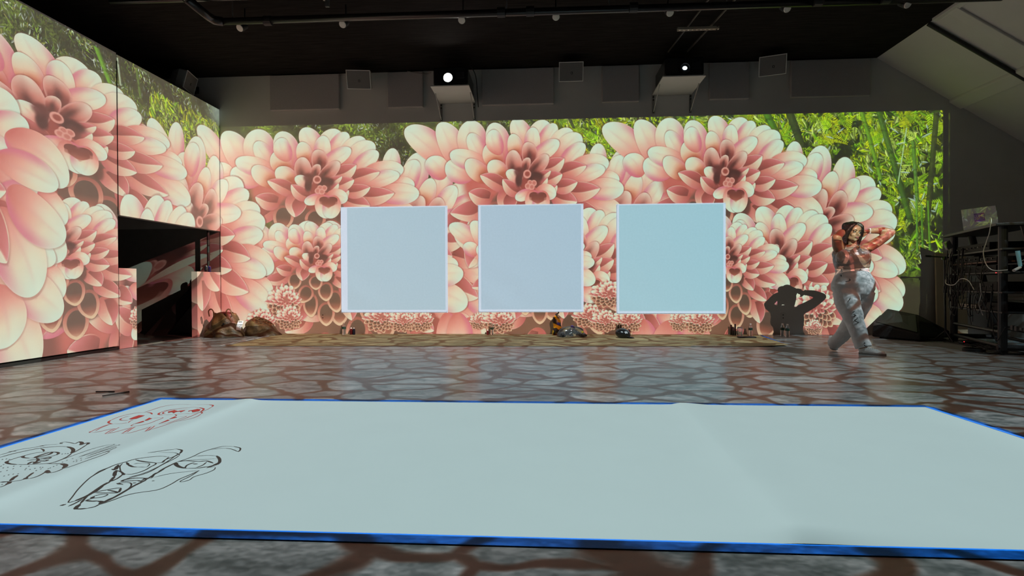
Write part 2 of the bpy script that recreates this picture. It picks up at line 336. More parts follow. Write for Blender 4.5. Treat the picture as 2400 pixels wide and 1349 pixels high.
def paint_floor():
    bd = Board(XL, 8.2, .6, D, 190)
    X = bd.x0+(np.arange(bd.w)+.5)/bd.r; Z = bd.z1-(np.arange(bd.h)+.5)/bd.r
    X, Z = np.meshgrid(X, Z); rs = np.random.RandomState(4)
    def vn(fx, fz, s):
        g = np.random.RandomState(s).rand(400, 400).astype(np.float32)
        u = (X+20)*fx; v = (Z+5)*fz; ui, vi = u.astype(int), v.astype(int); a = sstep(0, 1, u-ui); b = sstep(0, 1, v-vi); ui %= 399; vi %= 399
        return (g[vi, ui]*(1-a)+g[vi, ui+1]*a)*(1-b)+(g[vi+1, ui]*(1-a)+g[vi+1, ui+1]*a)*b
    wx = X+.30*(vn(2, 2, 1)-.5)+.05*(vn(9, 9, 2)-.5); wz = Z+.24*(vn(2, 2, 3)-.5)+.05*(vn(9, 9, 5)-.5)
    sx, sz = .47, .34
    gu = (wx+20)/sx; gv = (wz+5)/sz; iv = gv.astype(int)
    J = rs.rand(80, 80, 3).astype(np.float32)
    f1 = np.full(X.shape, 9., np.float32); f2 = f1.copy(); tone = f1*0
    for du in (-1, 0, 1):
        for dv in (-1, 0, 1):
            off = .5*((iv+dv) % 2); iu = (gu-off).astype(int); a = (iu+du) % 80; b = (iv+dv) % 80
            d = np.hypot(iu+off+du+.05+.9*J[b, a, 0]-gu, iv+dv+.05+.9*J[b, a, 1]-gv)
            nw = d < f1; f2 = np.where(nw, f1, np.minimum(f2, d)); tone = np.where(nw, J[b, a, 2], tone); f1 = np.where(nw, d, f1)
    e = f2-f1; st = sstep(.07, .24, e+.10*(vn(11, 11, 6)-.5))
    tex = vn(8, 20, 7)*.4+vn(26, 60, 8)*.35+vn(60, 90, 9)*.25; tex = np.clip((tex-.5)*1.7+.5, 0, 1)
    stone = np.stack([62+tex*76, 74+tex*72, 76+tex*72], -1)*(.86+.28*tone)[..., None]
    gap = np.stack([48+tex*18, 31+tex*12, 24+tex*10], -1)
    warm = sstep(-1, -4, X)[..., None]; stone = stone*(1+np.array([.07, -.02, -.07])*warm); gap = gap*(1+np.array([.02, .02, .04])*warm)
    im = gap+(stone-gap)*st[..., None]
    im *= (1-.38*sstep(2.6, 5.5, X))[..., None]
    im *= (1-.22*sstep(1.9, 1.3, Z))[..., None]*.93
    bd.im[:] = im
    rect(bd, SX0-.02, SX1+.02, SY0-.005, SY1+.01, (168, 193, 194))
    b = bd.box(SX0, SX1, SY0, SY1); bd.mix(b, np.array((176, 198, 200), np.float32), sstep(0, -2.5, b[4])*.6*(b[4] > SX0)*(b[5] > SY0)*(b[5] < SY1))
    return bd
def to_image(bd, name, albedo, ceil=4.0):
    a = np.zeros((bd.h, bd.w, 4), np.float32)
    a[..., :3] = np.clip(lin(np.clip(bd.im, 0, 255)), 0, 1)/albedo; a[..., 3] = 1
    im = bpy.data.images.new(name, bd.w, bd.h, float_buffer=True); im.colorspace_settings.name = 'Non-Color'
    im.pixels.foreach_set(np.ascontiguousarray(a[::-1]).ravel()); im.update(); im.pack()
    return im
def projector_light(name, P, axis, plane, bd, im, aim, cone, gain=1.0, weight=None):
    """A projector: a pinhole lamp whose beam carries the picture and fills its plane evenly.
    axis 1: wall y = plane, axis 0: wall x = plane, axis 2: floor z = plane."""
    ld = bpy.data.lights.new(name, 'SPOT'); ld.energy = 4*math.pi**2; ld.shadow_soft_size = 0; ld.use_nodes = True
    lo = bpy.data.objects.new(name, ld); COL.objects.link(lo); lo.location = P
    lo.rotation_euler = (Vector(aim)-Vector(P)).to_track_quat('-Z', 'Y').to_euler(); ld.spot_size = math.radians(cone); ld.spot_blend = 0
    nt = ld.node_tree; N = nt.nodes; L = nt.links; em = N['Emission']
    g = N.new('ShaderNodeNewGeometry'); sp = N.new('ShaderNodeSeparateXYZ'); L.new(g.outputs['Incoming'], sp.inputs[0])
    def m(op, a, b=None, c=None):
        n = N.new('ShaderNodeMath'); n.operation = op
        for i, v in enumerate((a, b, c)):
            if v is None: continue
            if isinstance(v, (int, float)): n.inputs[i].default_value = v
            else: L.new(v, n.inputs[i])
        return n.outputs[0]
    d = [m('MULTIPLY', sp.outputs[i], SGN) for i in range(3)]
    h = plane-P[axis]; k = m('DIVIDE', h, d[axis])
    ui, vi = {1: (0, 2), 0: (1, 2), 2: (0, 1)}[axis]
    hu = m('MULTIPLY_ADD', d[ui], k, P[ui]); hv = m('MULTIPLY_ADD', d[vi], k, P[vi])
    u = m('DIVIDE', m('SUBTRACT', hu, bd.x0), bd.x1-bd.x0); v = m('DIVIDE', m('SUBTRACT', hv, bd.z0), bd.z1-bd.z0)
    cb = N.new('ShaderNodeCombineXYZ'); L.new(u, cb.inputs[0]); L.new(v, cb.inputs[1])
    t = N.new('ShaderNodeTexImage'); t.image = im; t.extension = 'CLIP'; t.interpolation = 'Linear'; L.new(cb.outputs[0], t.inputs[0])
    n3 = m('POWER', m('ABSOLUTE', d[axis]), 3.0)
    s = m('MULTIPLY', m('DIVIDE', h*h*gain, m('MAXIMUM', n3, .0005)), m('GREATER_THAN', k, 0.))
    inb = m('MULTIPLY', m('LESS_THAN', m('ABSOLUTE', m('SUBTRACT', u, .5)), .4995), m('LESS_THAN', m('ABSOLUTE', m('SUBTRACT', v, .5)), .4995))
    s = m('MULTIPLY', s, inb)
    if weight:
        mr = N.new('ShaderNodeMapRange'); mr.interpolation_type = 'SMOOTHSTEP'; L.new(hu, mr.inputs[0])
        mr.inputs[1].default_value, mr.inputs[2].default_value = weight; s = m('MULTIPLY', s, mr.outputs[0])
    L.new(t.outputs['Color'], em.inputs['Color']); L.new(s, em.inputs['Strength'])
    return lo
SGN = 1.0; WALB = .58; GAIN = .90
bb = paint_back(BW)
for i, (x0, x1, z0, z1) in enumerate(CANV):
    rect(bb, x0-.015, x1+.015, z0-.015, z1+.015, (206, 222, 238))
    rect(bb, x0+(.10 if i == 0 else .03), x1-.03, z0+.03, z1-.01, ((168, 198, 211), (170, 198, 214), (164, 203, 214))[i])
gx = bb.x0+(np.arange(bb.w)+.5)/bb.r
bb.im *= (1-sstep(-1, 5, gx)[:, None]*np.array((.05, -.01, -.01)))[None]
k = (gx > 6.625) & (gx < 6.712); bb.im[:, k] = (8, 8, 7)
k = gx >= 6.712; bb.im[:, k] *= .38
# projector black level, hazier to the left
bb.im += (sstep(3.5, -5, np.linspace(bb.x0, bb.x1, bb.w))*15)[None, :, None]*np.array((1, .86, .74))*(1-bb.im/255)
bl = paint_left(LW, BW); bl.im += 15*np.array((1, .86, .78))*(1-bl.im/255)
bf = paint_floor()
for b_, s_ in ((bb, 7), (bl, 9)):      # soft grain of the projected pixels
    b_.im += np.random.RandomState(1).normal(0, 2.5, b_.im.shape[:2])[..., None]
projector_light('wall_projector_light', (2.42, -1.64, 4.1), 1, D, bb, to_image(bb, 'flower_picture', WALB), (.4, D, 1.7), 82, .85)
projector_light('side_projector_light', (.52, 5.4, 4.2), 0, XL, bl, to_image(bl, 'flower_picture_side', WALB), (XL, 6.9, 1.9), 74, .80)
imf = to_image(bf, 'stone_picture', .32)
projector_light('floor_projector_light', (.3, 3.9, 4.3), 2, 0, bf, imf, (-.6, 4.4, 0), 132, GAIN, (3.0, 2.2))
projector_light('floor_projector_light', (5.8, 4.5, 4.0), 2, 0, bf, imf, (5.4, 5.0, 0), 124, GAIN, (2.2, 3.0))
# ------------------------------------------------------------------ materials
def mat(name, col, rough=.6, metal=0., var=.0, scale=8., bump=0., bscale=60., emit=None, trans=0., spec=None, stretch=None):
    m = bpy.data.materials.new(name); m.use_nodes = True; nt = m.node_tree; b = nt.nodes['Principled BSDF']
    col = tuple(lin(col)) if max(col) > 1 else col
    b.inputs['Base Color'].default_value = (*col, 1); b.inputs['Roughness'].default_value = rough; b.inputs['Metallic'].default_value = metal
    if spec is not None: b.inputs['Specular IOR Level'].default_value = spec
    if trans: b.inputs['Transmission Weight'].default_value = trans; b.inputs['IOR'].default_value = 1.4
    if emit: m.cycles.emission_sampling = 'NONE'
    if emit: b.inputs['Emission Color'].default_value = (*emit[0], 1); b.inputs['Emission Strength'].default_value = emit[1]
    if var or bump:
        tc = nt.nodes.new('ShaderNodeTexCoord'); src = tc.outputs['Object']
        if stretch:
            mp = nt.nodes.new('ShaderNodeMapping'); mp.inputs['Scale'].default_value = stretch; nt.links.new(src, mp.inputs[0]); src = mp.outputs[0]
    if var:
        n = nt.nodes.new('ShaderNodeTexNoise'); n.inputs['Scale'].default_value = scale; n.inputs['Detail'].default_value = 4; nt.links.new(src, n.inputs[0])
        r = nt.nodes.new('ShaderNodeValToRGB'); r.color_ramp.elements[0].position = .3; r.color_ramp.elements[1].position = .7
        r.color_ramp.elements[0].color = (*[c*(1-var) for c in col], 1); r.color_ramp.elements[1].color = (*[min(1, c*(1+var)) for c in col], 1)
        nt.links.new(n.outputs['Fac'], r.inputs[0]); nt.links.new(r.outputs[0], b.inputs['Base Color'])
    if bump:
        n = nt.nodes.new('ShaderNodeTexNoise'); n.inputs['Scale'].default_value = bscale; n.inputs['Detail'].default_value = 3; nt.links.new(src, n.inputs[0])
        bp = nt.nodes.new('ShaderNodeBump'); bp.inputs['Strength'].default_value = bump; bp.inputs['Distance'].default_value = .01
        nt.links.new(n.outputs['Fac'], bp.inputs['Height']); nt.links.new(bp.outputs[0], b.inputs['Normal'])
    return m
M_wall = mat('wall_paint', (.59, .57, .545), .75, var=.02, scale=3, bump=.05, bscale=120, spec=.2)
M_floor = mat('polished_concrete', (.32, .32, .315), .24, var=.05, scale=5, bump=.010, bscale=6, spec=.05)
M_ceil = mat('black_ceiling_paint', (.016, .014, .013), .9, spec=.03, var=.3, scale=6, bump=.3, bscale=14, stretch=(.4, 5, 1))
M_wallDim = mat('wall_paint_dimmed', (.24, .235, .225), .8, var=.03, spec=.1)  # wall paint darkened so the projected light behind the opening looks dimmer
M_black = mat('black_paint', (.012, .012, .013), .5, var=.1, bump=.05)
M_blackgloss = mat('black_plastic', (.012, .012, .013), .25, var=.1)
M_blackrub = mat('black_rubber', (.01, .01, .01), .7, var=.1)
M_carpet = mat('black_speaker_cover', (.016, .016, .016), .85, var=.3, scale=50, bump=.3, bscale=200)
M_panel = mat('acoustic_panel_fabric', (.44, .41, .405), .95, var=.05, scale=60, bump=.2, bscale=300, spec=.1)
M_spk = mat('speaker_shell', (.40, .39, .37), .5, var=.04)
M_grille = mat('speaker_grille', (.20, .195, .19), .6, var=.12, scale=250, bump=.5, bscale=350)
M_rimw = mat('speaker_rim', (.80, .80, .78), .5, var=.03)
M_shelf = mat('shelf_board', (.42, .42, .40), .6, var=.04, scale=4)
M_steel = mat('dull_steel', (.28, .28, .28), .4, metal=.7, var=.1)
M_canvas = mat('canvas_cloth', (.58, .58, .59), .9, var=.02, scale=30, bump=.15, bscale=350, spec=.1)
M_tapeW = mat('white_tape', (.85, .85, .85), .4, var=.03)
M_tapeB = mat('blue_tape', (.003, .15, .66), .6, var=.08, scale=30, bump=.1, spec=.15)
M_kraft = mat('kraft_paper', (.40, .30, .155), .8, var=.06, scale=6, bump=.1, bscale=8, spec=.2)
M_sheet = mat('sheet_paper', (.32, .32, .32), .75, var=.01, scale=3, spec=.15)
M_ink = mat('black_ink', (.006, .005, .005), .5, var=.05)
M_red = mat('red_ink', (.30, .012, .010), .5, var=.05)
M_rust = mat('red_oxide_pipe', (.16, .035, .016), .6, var=.3, scale=10)
M_strut = mat('galvanised_strut', (.45, .40, .32), .5, metal=.3, var=.1)
M_disc = mat('pale_lamp_face', (.95, .88, .78), .6, var=.05)
M_beige = mat('beige_board', (.50, .41, .27), .7, var=.06, scale=3)
M_bag = mat('brown_bag', (.085, .046, .018), .5, var=.45, scale=7, bump=.8, bscale=14)
M_paper = mat('white_paper', (.80, .82, .86), .6, var=.02)
M_clear = mat('clear_plastic', (.92, .95, .96), .08, trans=.92)
M_label = mat('dark_green_label', (.01, .045, .03), .4, var=.2)
M_skin = mat('skin', (.27, .145, .09), .45, var=.08, scale=12, bump=.05, bscale=150)
M_hair = mat('black_hair', (.010, .007, .006), .35, var=.3, scale=30, bump=.6, bscale=60, stretch=(3, 3, .4))
M_top = mat('satin_camisole', (.22, .19, .18), .35, var=.15, scale=5, bump=.25, bscale=9)
M_jean = mat('pale_grey_denim', (.66, .66, .66), .8, var=.05, scale=20, bump=.3, bscale=16)
M_white = mat('white_leather', (.85, .85, .84), .45, var=.03)
M_sole = mat('grey_sole', (.30, .29, .28), .6, var=.05)
M_alu = mat('grey_aluminium', (.20, .185, .18), .4, metal=.5, var=.03)
M_purple = mat('purple_sticker', (.09, .012, .20), .4, var=.03)
M_pale = mat('pale_lettering', (.36, .28, .48), .5, var=.02)
M_cableW = mat('white_cable', (.62, .60, .58), .45, var=.05)
M_cableK = mat('dark_conduit', (.05, .045, .035), .5, var=.2)
M_cableG = mat('grey_cable', (.18, .17, .16), .5, var=.1)
# ------------------------------------------------------------------ mesh helpers
class G:
    def __init__(s): s.v = []; s.f = []
    def add(s, vs, fs):
        n = len(s.v); s.v += [tuple(map(float, p)) for p in vs]; s.f += [tuple(i+n for i in f) for f in fs]; return s
    def box(s, c, d, R=None, taper=1.0, tz=1.0):
        R = R or Matrix.Identity(3); c = Vector(c); vs = []
        for k in (-1, 1):
            t = taper if k > 0 else 1.0
            for i, j in ((-1, -1), (1, -1), (1, 1), (-1, 1)): vs.append(c+R @ Vector((i*d[0]/2*t, j*d[1]/2*t, k*d[2]/2)))
        return s.add(vs, [(3, 2, 1, 0), (4, 5, 6, 7), (0, 1, 5, 4), (1, 2, 6, 5), (2, 3, 7, 6), (3, 0, 4, 7)])
    def prism(s, pts, ext):     # pts: 3D polygon, ext: vector
        n = len(pts); e = Vector(ext); vs = [Vector(p) for p in pts]+[Vector(p)+e for p in pts]
        return s.add(vs, [tuple(range(n))[::-1], tuple(range(n, 2*n))]+[(i, (i+1) % n, (i+1) % n+n, i+n) for i in range(n)])
    def tube(s, pts, rad, n=8, cap=True, sq=None):
        P = [Vector(p) for p in pts]; rad = [rad]*len(P) if isinstance(rad, (int, float)) else rad
        vs = []; up = None
        for i, p in enumerate(P):
            t = (P[min(i+1, len(P)-1)]-P[max(i-1, 0)]).normalized()
            if up is None: up = Vector((0, 0, 1)) if abs(t.z) < .9 else Vector((0, 1, 0))
            x = t.cross(up).normalized(); y = x.cross(t).normalized(); up = y
            rr = rad[i]; rx, ry = rr if isinstance(rr, (tuple, list)) else (rr, rr)
            for k in range(n): a = 2*math.pi*k/n; vs.append(p+x*math.cos(a)*rx+y*math.sin(a)*ry)
        fs = [(i*n+k, i*n+(k+1) % n, (i+1)*n+(k+1) % n, (i+1)*n+k) for i in range(len(P)-1) for k in range(n)]
        if cap: fs += [tuple(range(n))[::-1], tuple(range((len(P)-1)*n, len(P)*n))]
        return s.add(vs, fs)
    def lathe(s, prof, c, n=20, R=None):    # prof: (r, z)
        R = R or Matrix.Identity(3); c = Vector(c); vs = []
        for r, z in prof:
            for k in range(n): a = 2*math.pi*k/n; vs.append(c+R @ Vector((r*math.cos(a), r*math.sin(a), z)))
        fs = [(i*n+k, i*n+(k+1) % n, (i+1)*n+(k+1) % n, (i+1)*n+k) for i in range(len(prof)-1) for k in range(n)]
        fs += [tuple(range(n))[::-1], tuple(range((len(prof)-1)*n, len(prof)*n))]
        return s.add(vs, fs)
    def ell(s, c, r, R=None, n=16, m=10, f=None):
        R = R or Matrix.Identity(3); c = Vector(c); vs = [c+R @ Vector((0, 0, -r[2]))]
        for i in range(1, m):
            t = -math.pi/2+math.pi*i/m
            for k in range(n):
                a = 2*math.pi*k/n; v = Vector((r[0]*math.cos(t)*math.cos(a), r[1]*math.cos(t)*math.sin(a), r[2]*math.sin(t)))
                vs.append(c+R @ (f(v) if f else v))
        vs.append(c+R @ Vector((0, 0, r[2])))
        fs = [(0, 1+(k+1) % n, 1+k) for k in range(n)]
        fs += [(1+(i-1)*n+k, 1+(i-1)*n+(k+1) % n, 1+i*n+(k+1) % n, 1+i*n+k) for i in range(1, m-1) for k in range(n)]
        T = len(vs)-1; fs += [(1+(m-2)*n+k, 1+(m-2)*n+(k+1) % n, T) for k in range(n)]
        return s.add(vs, fs)
    def grid(s, P):             # P[i][j] points
        a, b = len(P), len(P[0]); return s.add([p for r in P for p in r], [(i*b+j, i*b+j+1, (i+1)*b+j+1, (i+1)*b+j) for i in range(a-1) for j in range(b-1)])
def catmull(P, n=6, closed=False):
    P = [np.array(p, float) for p in P]; out = []; N = len(P)
    for i in range(N-1+(1 if closed else 0)):
        g = (lambda k: P[k % N]) if closed else (lambda k: P[min(max(k, 0), N-1)])
        a, b, c, d = g(i-1), g(i), g(i+1), g(i+2)
        for k in range(n):
            t = k/n; out.append(.5*((2*b)+(-a+c)*t+(2*a-5*b+4*c-d)*t*t+(-a+3*b-3*c+d)*t**3))
    out.append(P[0] if closed else P[-1]); return out
def obj(name, g, m, parent=None, smooth=False, bevel=0, bseg=2, origin=None):
    me = bpy.data.meshes.new(name); o0 = Vector(origin) if origin is not None else None
    if o0 is None:
        A = np.array(g.v); o0 = Vector(((A[:, 0].min()+A[:, 0].max())/2, (A[:, 1].min()+A[:, 1].max())/2, A[:, 2].min()))
    me.from_pydata([tuple(Vector(v)-o0) for v in g.v], [], g.f); me.update()
    bm = bmesh.new(); bm.from_mesh(me); bmesh.ops.recalc_face_normals(bm, faces=bm.faces); bm.to_mesh(me); bm.free()
    me.materials.append(m)
    if smooth:
        for p in me.polygons: p.use_smooth = True
    o = bpy.data.objects.new(name, me); COL.objects.link(o)
    o.location = o0
    if parent is not None: o.parent = parent; o.location = o0-ORG[parent.name]
    ORG[o.name] = o0
    if bevel:
        b = o.modifiers.new('bevel', 'BEVEL'); b.width = bevel; b.segments = bseg; b.limit_method = 'ANGLE'; b.angle_limit = .6
    return o
ORG = {}
def tag(o, label=None, cat=None, group=None, kind=None):
    if label: o['label'] = label
    if cat: o['category'] = cat
    if group: o['group'] = group
    if kind: o['kind'] = kind
    return o
def thing(name, loc, label, cat, group=None):
    o = bpy.data.objects.new(name, None); COL.objects.link(o); o.location = loc; o.empty_display_size = .1; ORG[o.name] = Vector(loc)
    return tag(o, label, cat, group)
def struct(name, g, m, **k): return tag(obj(name, g, m, **k), kind='structure')
def copy_tree(root, loc, label=None, rotz=None, group=None):
    c = root.copy(); COL.objects.link(c); c.location = loc; ORG[c.name] = Vector(loc)
    if rotz is not None: c.rotation_euler = (0, 0, rotz)
    if label: c['label'] = label
    if group: c['group'] = group
    for ch in list(root.children):
        d = ch.copy(); COL.objects.link(d); d.parent = c
        for gch in list(ch.children): e = gch.copy(); COL.objects.link(e); e.parent = d
    return c
# ------------------------------------------------------------------ the room
struct('floor', G().box((0, 2.6, -.05), (19, 13.2, .1)), M_floor)
struct('wall_back', G().box(((9.5+XL)/2, D+.08, ZC/2), (9.5-XL, .16, ZC)), M_wall)
struct('wall_back_stair', G().prism([(-9.1, D, 0), (XL, D, 0), (XL, D, 1.9), (-9.1, D, 1.9)], (0, .16, 0)), M_wallDim)
struct('wall_back_upper', G().prism([(-9.1, D, 1.9), (XL, D, 1.9), (XL, D, ZC), (-9.1, D, ZC)], (0, .16, 0)), M_wall)
struct('ceiling', G().box((0, 2.6, ZC+.05), (19, 13.2, .1)), M_ceil)
# left wall: front run, hanging panel above the stair opening, half walls either side of the doorway
YS, YO = 6.685, 6.72
WT = .10
xa, xc = XL-WT, XL-WT/2
struct('wall_left', G().box((xc, 1.34+.0, (ZL+.035)/2+.017), (WT, 2*(YS-1.34), ZL-.035)), M_wall)
g = G(); g.box((xc-.0, (YS+.012+D)/2, (1.846+ZL)/2), (WT, D-YS-.012, ZL-1.846)); struct('wall_left_upper', g, M_wall)
struct('wall_left_half', G().prism([(XL, YS+.012, 0.004), (XL, 7.0, 0.004), (XL, 7.0, 1.118), (XL, YS+.012, 1.118)], (-WT, 0, 0)), M_wall)
struct('wall_left_low', G().prism([(XL, 8.29, 0.004), (XL, D, 0.004), (XL, D, 1.108), (XL, 8.29, 1.108)], (-WT, 0, 0)), M_wall)
struct('trim_1', G().box((XL-.045, 1.34, .017), (WT-.01, 2*(YS-1.34), .034)), M_black)
struct('wall_stair', G().box((-8.45, 6.0, ZC/2), (.1, 6, ZC)), M_black)
struct('stair_floor', G().box((-7.2, 7.0, .006), (2.5, 3.8, .012)), M_black)
t = thing('stair_rail', (-6.4, 8.5, 0), 'black sloping stair stringer inside the low opening of the left wall', 'stair rail')
obj('stringer', G().prism([(-6.92, 8.48, .0), (-6.55, 8.48, .0), (-5.93, 8.48, .70), (-5.93, 8.48, .98)], (0, .05, 0)), M_black, t, bevel=.004)
g = G().tube([(-5.99, 8.40, .93), (-5.95, 8.40, .935), (-5.93, 8.40, .93)], .008); obj('bracket', g, M_steel, t)
tag(obj('corner_pole', G().tube([(-5.93, 8.76, 1.108), (-5.93, 8.76, 1.846)], .022, 10), M_black), 'thin dark pole standing on the low half wall in the left corner', 'pole')
# right side: wall and sloping soffit
def sof(x): return 4.64-.63*(x-5.54)
g = G().prism([(5.54, -3, ZC+.02), (9.6, -3, sof(9.6)), (9.6, -3, sof(9.6)+.12), (5.54, -3, ZC+.14)], (0, D+3, 0)); struct('ceiling_slope', g, M_wall)
g = G()
for x0, x1, y0, y1 in ((5.56, 6.70, 3.0, 7.38), (6.95, 8.6, 3.0, 7.38), (5.56, 6.70, 7.50, 7.70)):
    pass
for x0, x1, y0, y1, d in ((6.72, 6.90, 2, D, .05), (5.56, 9.2, 7.28, 7.44, .04), (5.56, 9.2, 4.6, 4.76, .04), (5.54, 5.62, 2, 7.6, .03), (8.3, 8.5, 2, D, .05)):
    g.prism([(x0, y0, sof(x0)), (x1, y0, sof(x1)), (x1, y0, sof(x1)-d), (x0, y0, sof(x0)-d)], (0, y1-y0, 0))
struct('trim_2', g, M_wall, bevel=.008)
struct('wall_right', G().box((9.45, 2.6, 1.2), (.1, 13, 2.4)), M_wall)
struct('wall_front', G().box((0, -3.95, ZC/2), (19, .1, ZC)), M_black)
g = G().tube([(5.55, 7.75, sof(5.55)-.04), (9.3, 7.75, sof(9.3)-.04)], .028, 10); tag(obj('ceiling_conduit', g, M_black), 'straight black pipe running down the pale sloping ceiling on the right', 'pipe')
# strip of torn edge where the slope meets the black ceiling
g = G(); rs = random.Random(3); y = 4.0
while y < 7.65:
    l = rs.uniform(.3, .9); g.box((5.55+rs.uniform(-.01, .02), y+l/2, 4.60), (.05+rs.uniform(0, .03), l*.96, .05)); y += l
struct('trim_3', g, M_wall, bevel=.006)
# ------------------------------------------------------------------ canvases on the wall
names = ('leftmost', 'middle', 'rightmost')
for i, (x0, x1, z0, z1) in enumerate(CANV):
    g = G(); n = 26; rows = []
    for a in range(n+1):
        r_ = []
        for b in range(n+1):
            u, v = a/n, b/n; x = x0+(x1-x0)*u; z = z0+(z1-z0)*v
            wr = .004*math.sin(14*(u*.8+v*1.2)+i)*math.exp(-((u-.12)**2+(v-.12)**2)*9)+.0015*noise.noise(Vector((x*3, z*3, i)))
            if i == 1: wr *= 1.8
            r_.append((x, D-.018+wr*(1 if 0 < a < n and 0 < b < n else 0), z))
        rows.append(r_)
    t = thing('blank_canvas', ((x0+x1)/2, D, z0), f'{names[i]} of the three square blank white canvases pinned on the back wall', 'canvas', 'blank canvases on the back wall')
    obj('canvas_cloth', g.grid(rows), M_canvas, t, smooth=True)
    e = G(); w_ = .012
    for c, d in ((((x0+x1)/2, D-.010, z0), (x1-x0, .018, w_)), (((x0+x1)/2, D-.010, z1), (x1-x0, .018, w_)), ((x0, D-.010, (z0+z1)/2), (w_, .018, z1-z0)), ((x1, D-.010, (z0+z1)/2), (w_, .018, z1-z0))): e.box(c, d)
    obj('hem', e, M_canvas, t)
# ------------------------------------------------------------------ acoustic panels
PN = [(-4.838, -3.578, 'wide grey acoustic panel on the far left below the ceiling, right of the corner speaker'), (-2.711, -2.082, 'narrow grey acoustic panel just left of the glaring projector'),
      (-1.046, .200, 'wide grey acoustic panel just right of the glaring projector'), (1.022, 1.651, 'narrow grey acoustic panel between a wall speaker and the dim projector'),
      (2.820, 3.477, 'narrow grey acoustic panel just right of the dim projector'), (4.157, 5.436, 'wide grey acoustic panel at the right end beside the sloping ceiling')]
for x0, x1, lb in PN:
    tag(obj('acoustic_panel', G().box(((x0+x1)/2, D-.032, (3.975+4.60)/2), (x1-x0, .06, .622)), M_panel, bevel=.012), lb, 'acoustic panel', 'acoustic panels along the top of the back wall')
# ------------------------------------------------------------------ wall speakers
def speaker(c, yaw, pitch, lb, W=.40, H=.30):
    R = (Matrix.Rotation(yaw, 3, 'Z') @ Matrix.Rotation(pitch, 3, 'X'))
    c = Vector(c); t = thing('wall_speaker', c, lb, 'speaker', 'speakers along the top of the back wall')
    P = lambda x, y, z: c+R @ Vector((x, y, z))
    g = G(); f = [P(-W/2, -.13, -H/2), P(W/2, -.13, -H/2), P(W/2, -.13, H/2), P(-W/2, -.13, H/2)]; k = .62
    bk = [P(-W/2*k, .13, -H/2*k), P(W/2*k, .13, -H/2*k), P(W/2*k, .13, H/2*k), P(-W/2*k, .13, H/2*k)]
    m = [P(-W/2*.96, .0, -H/2*.96), P(W/2*.96, .0, -H/2*.96), P(W/2*.96, .0, H/2*.96), P(-W/2*.96, .0, H/2*.96)]
    g.add(f+m+bk, [(0, 1, 2, 3)]+[(i, (i+1) % 4, (i+1) % 4+4, i+4) for i in range(4)]+[(i+4, (i+1) % 4+4, (i+1) % 4+8, i+8) for i in range(4)]+[(11, 10, 9, 8)])
    obj('shell', g, M_spk, t, bevel=.02, bseg=3)
    g = G(); w_ = .010
    for a, b, sx, sz in ((0, H/2-w_/2, W, w_), (0, -H/2+w_/2, W, w_), (-W/2+w_/2, 0, w_, H), (W/2-w_/2, 0, w_, H)): g.box(P(a, -.132, b), (sx, .012, sz), R)
    obj('rim', g, M_rimw, t, bevel=.004)
    obj('grille', G().box(P(0, -.132, 0), (W-.03, .008, H-.03), R), M_grille, t, bevel=.003)
    g = G().box(P(.01, -.138, -.02), (.030, .004, .036), R); b = obj('badge', g, M_black, t)
    g = G().box(P(.01, -.1405, -.02), (.006, .002, .018), R); obj('badge_mark', g, M_rimw, b)
    p = P(0, .12, 0); g = G().tube([p, (p.x, D-.02, p.z+.0)], .022, 8); g.box((p.x, D-.012, p.z), (.10, .02, .12)); obj('bracket', g, M_black, t)
speaker((-3.10, 8.60, 4.37), .12, .35, 'pale square wall speaker left of the glaring projector')
speaker((.475, 8.60, 4.395), .0, .32, 'pale square wall speaker at the middle of the back wall')
speaker((3.73, 8.60, 4.41), -.30, .35, 'pale square wall speaker right of the dim projector')
speaker((-6.12, 8.40, 4.36), 1.80, .25, 'dim grey speaker in the upper left corner above the left wall')
# ------------------------------------------------------------------ projectors on their shelves
def projector(x0, x1, z, lensx, bright, lb, lb2):
    xm = (x0+x1)/2; t = thing('projector_shelf', (xm, D, z), lb2, 'shelf', 'projector shelves on the back wall')
    obj('board', G().box((xm, (8.12+D)/2, z-.009), (x1-x0, D-8.12, .018)), M_shelf, t, bevel=.002)
    for s in (x0+.02, x1-.02):
        g = G().box((s, D-.012, z-.17), (.035, .022, .32)); b = obj('bracket', g, M_steel, t)
        obj('brace', G().tube([(s, D-.03, z-.30), (s, 8.42, z-.02)], .008, 6), M_steel, b)
        for dz in (-.05, -.10, -.29): obj('bolt', G().lathe([(.0, 0), (.014, 0), (.014, .008), (0, .010)], (s, D-.023, z+dz), 10, Matrix.Rotation(math.pi/2, 3, 'X')), M_black, b)
    p = thing('projector', (xm, 8.5, z), lb, 'projector', 'projectors on wall shelves')
    zt = min(ZC-.02, z+.40)
    obj('body', G().box((xm+.01, 8.50, (z+.012+z+.30)/2), (x1-x0-.06, .70, .288)), M_blackgloss, p, bevel=.03, bseg=3)
    ly = 8.15
    obj('lens_ring', G().lathe([(.085, 0), (.085, .035), (.070, .04), (.066, .012), (0, .012)], (lensx, ly, z+.115), 24, Matrix.Rotation(math.pi/2, 3, 'X')), M_blackgloss, p, smooth=False)
    lm = mat('projector_lens', (.8, .9, 1), .1, emit=((1, 1, .92) if bright else (.75, .9, 1), 60 if bright else 12))
    r = .075 if bright else .034
    obj('lens', G().ell((lensx, ly-.016, z+.115), (r, .010, r*.8 if not bright else r)), lm, p, smooth=True)
    obj('vent', G().box((x1-.14, ly-.005, z+.16), (.12, .01, .10)), M_black, p)
    return p
projector(-1.785, -1.165, 4.055, -1.50, True, 'black projector glaring brightly on a wall shelf, left of centre', 'grey wall shelf with steel brackets under the glaring projector')
projector(1.875, 2.535, 4.105, 2.215, False, 'black projector with small bluish lens on a wall shelf, right of centre', 'grey wall shelf with steel brackets under the dim projector')
